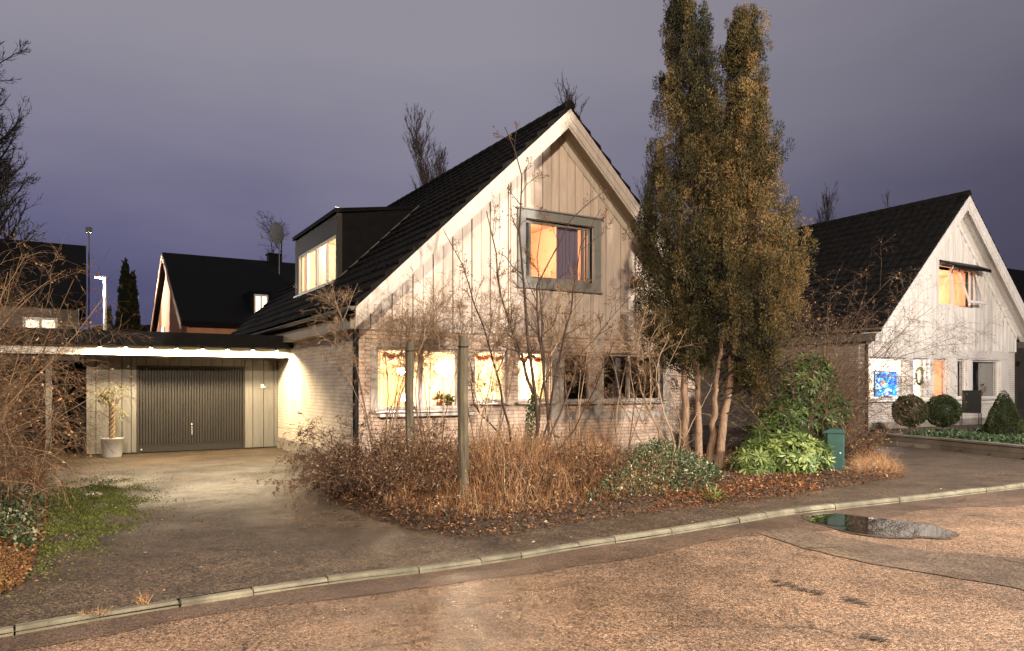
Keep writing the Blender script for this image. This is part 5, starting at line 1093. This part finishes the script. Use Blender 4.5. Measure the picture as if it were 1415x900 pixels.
Y = 18.9; b = np.array([(1387 - CX) / F * Y, Y, .28]); o = empty('cone_shrub', b); tag(o, 'cone-shaped evergreen right of the black garden chair', 'shrub'); ht = CAMH - (541 - HY) / F * Y - .28; RW = 27 / F * Y
def fnc(r, n):
    z = 1 - np.sqrt(r.uniform(0, 1, n)); z = np.clip(z, 0, 1); th = r.uniform(0, 6.283, n); rad = RW * (1 - z) ** .8 * (.9 + .12 * r.uniform(0, 1, n) + .06 * np.sin(th * 5 + z * 14)) * np.clip(z * 8 + .75, 0, 1); return np.column_stack([rad * np.cos(th), rad * np.sin(th), z * ht + .02]), np.column_stack([np.cos(th), np.sin(th), np.full(n, .6)])
leaf_solid(o, 'crown', fnc, 9000, .055, .02, tinted('spruce_dark', [(0, (.010, .018, .006)), (.6, (.030, .040, .012)), (1, (.07, .075, .025))], .7, .05), 5, [(RW * .85 * (1 - q) ** .85, q * ht * .95 + .02) for q in np.linspace(0, 1, 10)])
m = MB(); m.cyl((0, 0, -.1), (0, 0, .3), .04, k=8); m.build('trunk', dark_bark, o)
JP = [tuple(np.array(p)[:2]) for p in (wp[1] + [.2, .1, 0], wp[3] + [.2, .2, 0], wp[4] + [.2, .3, 0], np.array([14.5, 20.5, 0]), np.array([12.2, 20.8, 0]))]
litter('creeping_juniper', JP, 16000, tinted('juniper', [(0, (.012, .028, .010)), (.6, (.04, .075, .03)), (1, (.12, .16, .08))], .6), 'creeping green juniper on top of the low stone wall', z=.29, sz=(.05, .09), lift=.10, flat=.9)

# ------------------------------------------------------------------ background
def far_tree(label, base, h, kind, seed, group=None, n=9, spread=.5, mat=dark_bark, name='bare_tree', levels=None, r0=None, up=.5, lower=.2):
    r = np.random.default_rng(seed); root = empty(name, base); tag(root, label, 'tree', group); m = MB(); r0 = r0 or h * .016
    P, T, Rr = grow(r, np.array([[0, 0, -.3]]), np.array([[0, 0, 1.]]), np.array([h]), np.array([r0]), 12, .03, (0, 0, 0), .12); m.tubes(P, Rr, 8); m.build('trunk', mat, root, True)
    m = MB(); L = np.array([h])
    for li, (c, a, ratio, up_) in enumerate(levels): 
        B, D, L, R = spawn(r, P, T, Rr, L, c, lower if li == 0 else .15, .98, a, ratio, .5, .55 if li == 0 else .4); R = np.maximum(R, h * .0006 + .003); P, T, Rr = grow(r, B, D, L, R, 6, .12, (0, 0, up_), .3); m.tubes(P, Rr, 3)
    m.build('crown', mat, root); return root
pop = [(120, .5, .17, 1.1), (7, .35, .55, .8), (3, .4, .5, .5)]
pg = 'bare poplars behind the houses'
for px, pt, Y, lab, sd in ((600, 152, 44, 'bare poplar behind the left roof slope of the near house', 1), (588, 195, 44.5, 'lower bare poplar left of the taller one behind the roof', 6), (826, 122, 44, 'bare poplar tip behind the ridge of the near house', 2), (871, 222, 46, 'thin bare poplar tip between gable and thujas', 3), (1126, 276, 60, 'small bare poplar above the white house roof', 4), (1238, 262, 64, 'faint bare poplar tip above the white house ridge', 5)):
    c = W(px, pt, Y); far_tree(lab, (c[0], c[1], -.16), c[2] + .16, 'p', sd, pg, levels=pop if sd != 5 else [(30, .3, .2, .4), (5, .4, .4, .3)], up=.5, lower=.3, mat=tinted('poplar_twig', [(0, (.10, .08, .07)), (1, (.10, .08, .07))], .9), r0=.16)
br_ = [(26, .85, .42, .5), (8, .7, .45, .3), (6, .7, .5, .15), (3, .7, .5, 0)]
c = W(392, 290, 46); far_tree('round bare tree behind the satellite dish', (c[0], c[1], -.16), c[2] - .5, 'b', 15, levels=[(20, .8, .36, .4), (8, .7, .45, .2), (5, .7, .5, .1)], lower=.45)
c = W(-62, -40, 27); far_tree('large bare tree towering over the dark house at the left edge', (c[0], c[1], -.16), c[2], 'b', 26, levels=[(100, .75, .25, .6), (9, .6, .42, .35), (7, .65, .5, .2), (4, .6, .5, .1)], lower=.22)
c = W(14, 90, 33); far_tree('smaller bare tree above the dark roof at the left edge', (c[0], c[1], -.16), c[2], 'b', 17, levels=[(90, .7, .22, .5), (9, .6, .42, .3), (6, .65, .5, .15)], lower=.25)
# the bare tree on the near verge whose shadow falls on the white gable
far_tree('bare roadside tree outside the picture to the right', (14.6, 13.0, -.1), 7.0, 'b', 18, levels=[(9, .5, .5, .5), (5, .6, .45, .3), (3, .7, .5, .1)], lower=.3, mat=bark)
# dark spires
def spire(label, px, pt, wpx, Y, seed):
    r = np.random.default_rng(seed); top = W(px, pt, Y); h = top[2] + .16; b = np.array([top[0], Y, -.16]); root = empty('conifer', b); tag(root, label, 'tree', 'dark conifers behind the garage'); RW = wpx / 2 / F * Y; n = 16000
    z = 1 - np.sqrt(r.uniform(0, 1, n)); th = r.uniform(0, 6.283, n); rad = RW * np.clip((1 - z) ** .75, 0, 1) * (.75 + .3 * r.uniform(0, 1, n) + .1 * np.sin(th * 4 + z * 30)); C = np.column_stack([rad * np.cos(th), rad * np.sin(th), .3 + z * (h - .3)])
    m = MB(); m.cards(C, unit(np.column_stack([np.cos(th) * .4, np.sin(th) * .4, np.ones(n)]) + r.normal(0, .25, (n, 3))), unit(r.normal(0, 1, (n, 3))), .22, .08, r.uniform(0, 1, n)); lathe(m, [(RW * .72 * (1 - q) ** .8, .3 + q * (h - .5)) for q in np.linspace(0, 1, 10)], (0, 0, 0), 12, .1); m.build('crown', tinted('conifer_dark', [(0, (.006, .010, .004)), (1, (.022, .030, .010))], .8), root)
    m = MB(); m.cyl((0, 0, -.2), (0, 0, .6), .12, k=8); m.build('trunk', dark_bark, root)
spire('taller dark conifer spire between the street lamp and the pink house', 173, 360, 34, 34, 3); spire('lower dark conifer spire just right of the taller one', 183, 376, 30, 34.6, 4)
spire('small dark conifer right of the far street lamp pole', 151, 425, 14, 45, 5)

def plain_house(name, label, loc, ang, L, Wd, eave, ridge, wallm, roofm, wins=(), ov=.4, chim=None, trim=None):
    """ridge along local x; origin at the front-left corner"""
    root = empty(name, loc, ang); tag(root, label, 'house'); m = MB(); m.box(0, L, 0, .2, 0, eave); m.box(0, L, Wd - .2, Wd, 0, eave)
    for x in (0, L - .2):
        V = [(x + dx, y, z) for dx in (0, .2) for y, z in ((.201, 0), (Wd - .201, 0), (Wd - .201, eave), (Wd / 2, ridge - .1), (.201, eave))]; m.add(V, [(0, 1, 2, 4), (5, 6, 7, 9), ]); m.add(V, [(2, 3, 4), (7, 8, 9)])
    m.build('walls', wallm, root); sl = (ridge - eave) / (Wd / 2); m = MB()
    for sg in (0, 1):
        V = [(x, y, z) for x in (-ov, L + ov) for y, z in ((-ov, eave - ov * sl), (Wd / 2, ridge), (Wd / 2, ridge + .2), (-ov, eave - ov * sl + .2))]
        if sg: V = [(x, Wd - y, z) for x, y, z in V]
        m.add(V, [(0, 1, 5, 4), (1, 2, 6, 5), (2, 3, 7, 6), (3, 0, 4, 7), (0, 3, 2, 1), (4, 5, 6, 7)])
    rf = m.build('roof', roofm, root)
    if trim:
        m = MB()
        for sg in (0, 1):
            V = [(x, y, z) for x in (-ov - .04, -ov - .002) for y, z in ((-ov, eave - ov * sl - .12), (Wd / 2, ridge - .12), (Wd / 2, ridge + .12), (-ov, eave - ov * sl + .12))]
            if sg: V = [(x, Wd - y, z) for x, y, z in V]
            m.add(V, [(0, 1, 5, 4), (1, 2, 6, 5), (2, 3, 7, 6), (3, 0, 4, 7), (0, 3, 2, 1), (4, 5, 6, 7)])
        m.build('barge_board', trim, root)
    if chim: x, y = chim; m = MB(); m.box(x - .3, x + .3, y - .25, y + .25, ridge - .8, ridge + .55); m.box(x - .36, x + .36, y - .31, y + .31, ridge + .551, ridge + .63); m.build('chimney', roof_felt, rf)
    for (axis, a0, a1, z0, z1, lit) in wins:
        m = MB(); fw = .08
        def bx(u0, u1, w0, w1, v0, v1): m.box(u0, u1, v0, v1, w0, w1) if axis == 'y' else m.box(v0, v1, u0, u1, w0, w1)
        v0, v1 = -.05, -.003
        bx(a0, a1, z0, z0 + fw, v0, v1); bx(a0, a1, z1 - fw, z1, v0, v1); bx(a0, a0 + fw, z0 + fw, z1 - fw, v0, v1); bx(a1 - fw, a1, z0 + fw, z1 - fw, v0, v1); bx((a0 + a1) / 2 - .04, (a0 + a1) / 2 + .04, z0 + fw, z1 - fw, v0, v1)
        w_ = m.build('window', trim_white, root); m = MB(); bx(a0 + fw, a1 - fw, z0 + fw, z1 - fw, -.03, -.02); m.build('pane', lit, w_)
    return root
lit_w = emit('lit_window_warm', (1, .80, .50), 1.8); lit_dim = emit('lit_window_dim', (1, .7, .4), .35); dark_pane = simple('dark_pane', (.02, .02, .025), .1, .2, 3)
pink = simple('pink_render', (.52, .24, .13), .85, .15, 2); cream_r = simple('cream_render', (.13, .11, .09), .85, .2, 2)
# pink house: gable faces left
Y0 = 35.; apex = W(244, 352, Y0); ea = W(259, 452, 28.2); Wd = 2 * math.hypot(apex[0] - ea[0], apex[1] - ea[1]) * .985
ph = plain_house('house', 'pink-gabled house with a long dark roof beyond the garage', (ea[0], ea[1], -.16), ANG, 9.5, Wd, ea[2] + .3, apex[2] + .0, pink, roof_felt, [('x', Wd * .60, Wd * .70, 3.5, 4.7, lit_w)], .25, (5.0, Wd / 2 + .3), trim=simple('peach_trim', (.60, .36, .22), .7, .1, 3))
# skylight dormer lit on its roof
fz = ea[2] + .3; slp = (apex[2] - fz) / (Wd / 2)
Fp = Frame(ea[0], ea[1], -.16); sxa, sxb = Fp.s_at(350, 1.0), Fp.s_at(369, 1.0); zz = fz + slp * 1.0
m = MB(); m.box(sxa - .15, sxb + .15, .85, 3.2, zz - .2, zz + 1.05); m.build('dormer', roof_felt, ph)
m = MB(); m.box(sxa, sxb, .80, .848, zz + .02, zz + .10); m.box(sxa, sxb, .80, .848, zz + .82, zz + .9); 
for q in (sxa, (sxa + sxb) / 2 - .03, sxb - .06): m.box(q, q + .06, .80, .848, zz + .101, zz + .819)
w_ = m.build('window', trim_white, ph); m = MB(); m.box(sxa + .06, sxb - .06, .825, .84, zz + .101, zz + .819); m.build('pane', lit_w, w_)
point('yard_light', (ea[0] - 6., ea[1] - 1.5, 4.2), 550, (1, .72, .45), .1)
# satellite dish on its ridge
c = W(385, 322, 35.5); o = empty('satellite_dish', (c[0], c[1], c[2] - 1.6)); tag(o, 'satellite dish on a mast above the pink house roof', 'satellite dish'); dm = simple('dish_metal', (.12, .12, .12), .5, .2, 5)
m = MB(); m.cyl((0, .1, -.9), (0, .1, 1.6), .03, k=8); m.build('mast', dm, o)
m = MB(); k = 24; prof = [(0, 0), (.2, .02), (.38, .07), (.5, .13)]; V = []
for rr2, dd2 in prof:
    for q in range(k): a = q / k * 6.2832; V.append((-.05 - dd2 + .1 + rr2 * math.cos(a) * .42, rr2 * math.cos(a) * .9, 1.6 + rr2 * math.sin(a) * 1.08))
m.add(V, [(i * k + q, i * k + (q + 1) % k, (i + 1) * k + (q + 1) % k, (i + 1) * k + q) for i in range(3) for q in range(k)]); m.build('dish', dm, o, True)
m = MB(); m.cyl((0, 0, 1.15), (-.75, -.2, 1.35), .018, k=6); m.cyl((-.75, -.2, 1.3), (-.82, -.22, 1.48), .05, k=8); m.build('receiver_arm', dm, o)
# dark house at the left, behind the brambles
pl = W(121, 340, 29.); lx_, ly_ = pl[0] + SA * 4.2 - CA * 11.3, pl[1] - CA * 4.2 - SA * 11.3
o = plain_house('house', 'dark-roofed house behind the brambles at the left edge', (lx_, ly_, -.16), ANG, 11., 8.4, 4.6, pl[2] - .04, cream_r, roof_felt, [('y', 5.2, 6.3, 2.9, 4.1, lit_dim), ('y', 9.4, 10.4, 2.9, 4.1, lit_w), ('y', 7.2, 8.3, 2.9, 4.1, dark_pane)], .25)
m = MB(); c = W(123, 318, 30.); m.cyl((c[0], c[1], -.16), (c[0], c[1], c[2] - .1), .03, k=8); o = m.build('signal_mast', dm); tag(o, 'thin mast with a small square box beside the dark roof', 'mast'); m = MB(); m.obox((c[0], c[1], c[2]), (.09, 0, 0), (0, .09, 0), (0, 0, .11)); m.build('box', dm, o)
# low dark houses at the horizon, and one at the far right
c = W(215, 446, 60); plain_house('house', 'low dark house far away between conifers and the pink gable', (c[0] - 7, 60, -.16), 0.0, 22, 8, 3.5, c[2] + .1, simple('dark_render', (.05, .04, .035), .9, .3, 3), roof_felt, [('y', 6.2, 7.1, 4.1, 4.9, lit_w)], .3, (8.5, 4))
c = W(1395, 352, 36); plain_house('house', 'dark house behind the white one at the right edge', (c[0] - 1.0, 34, -.16), .5, 12, 9, 4.2, c[2] + .2, simple('dark_render', (.05, .04, .035), .9, .3, 3), roof_felt, [], .3)
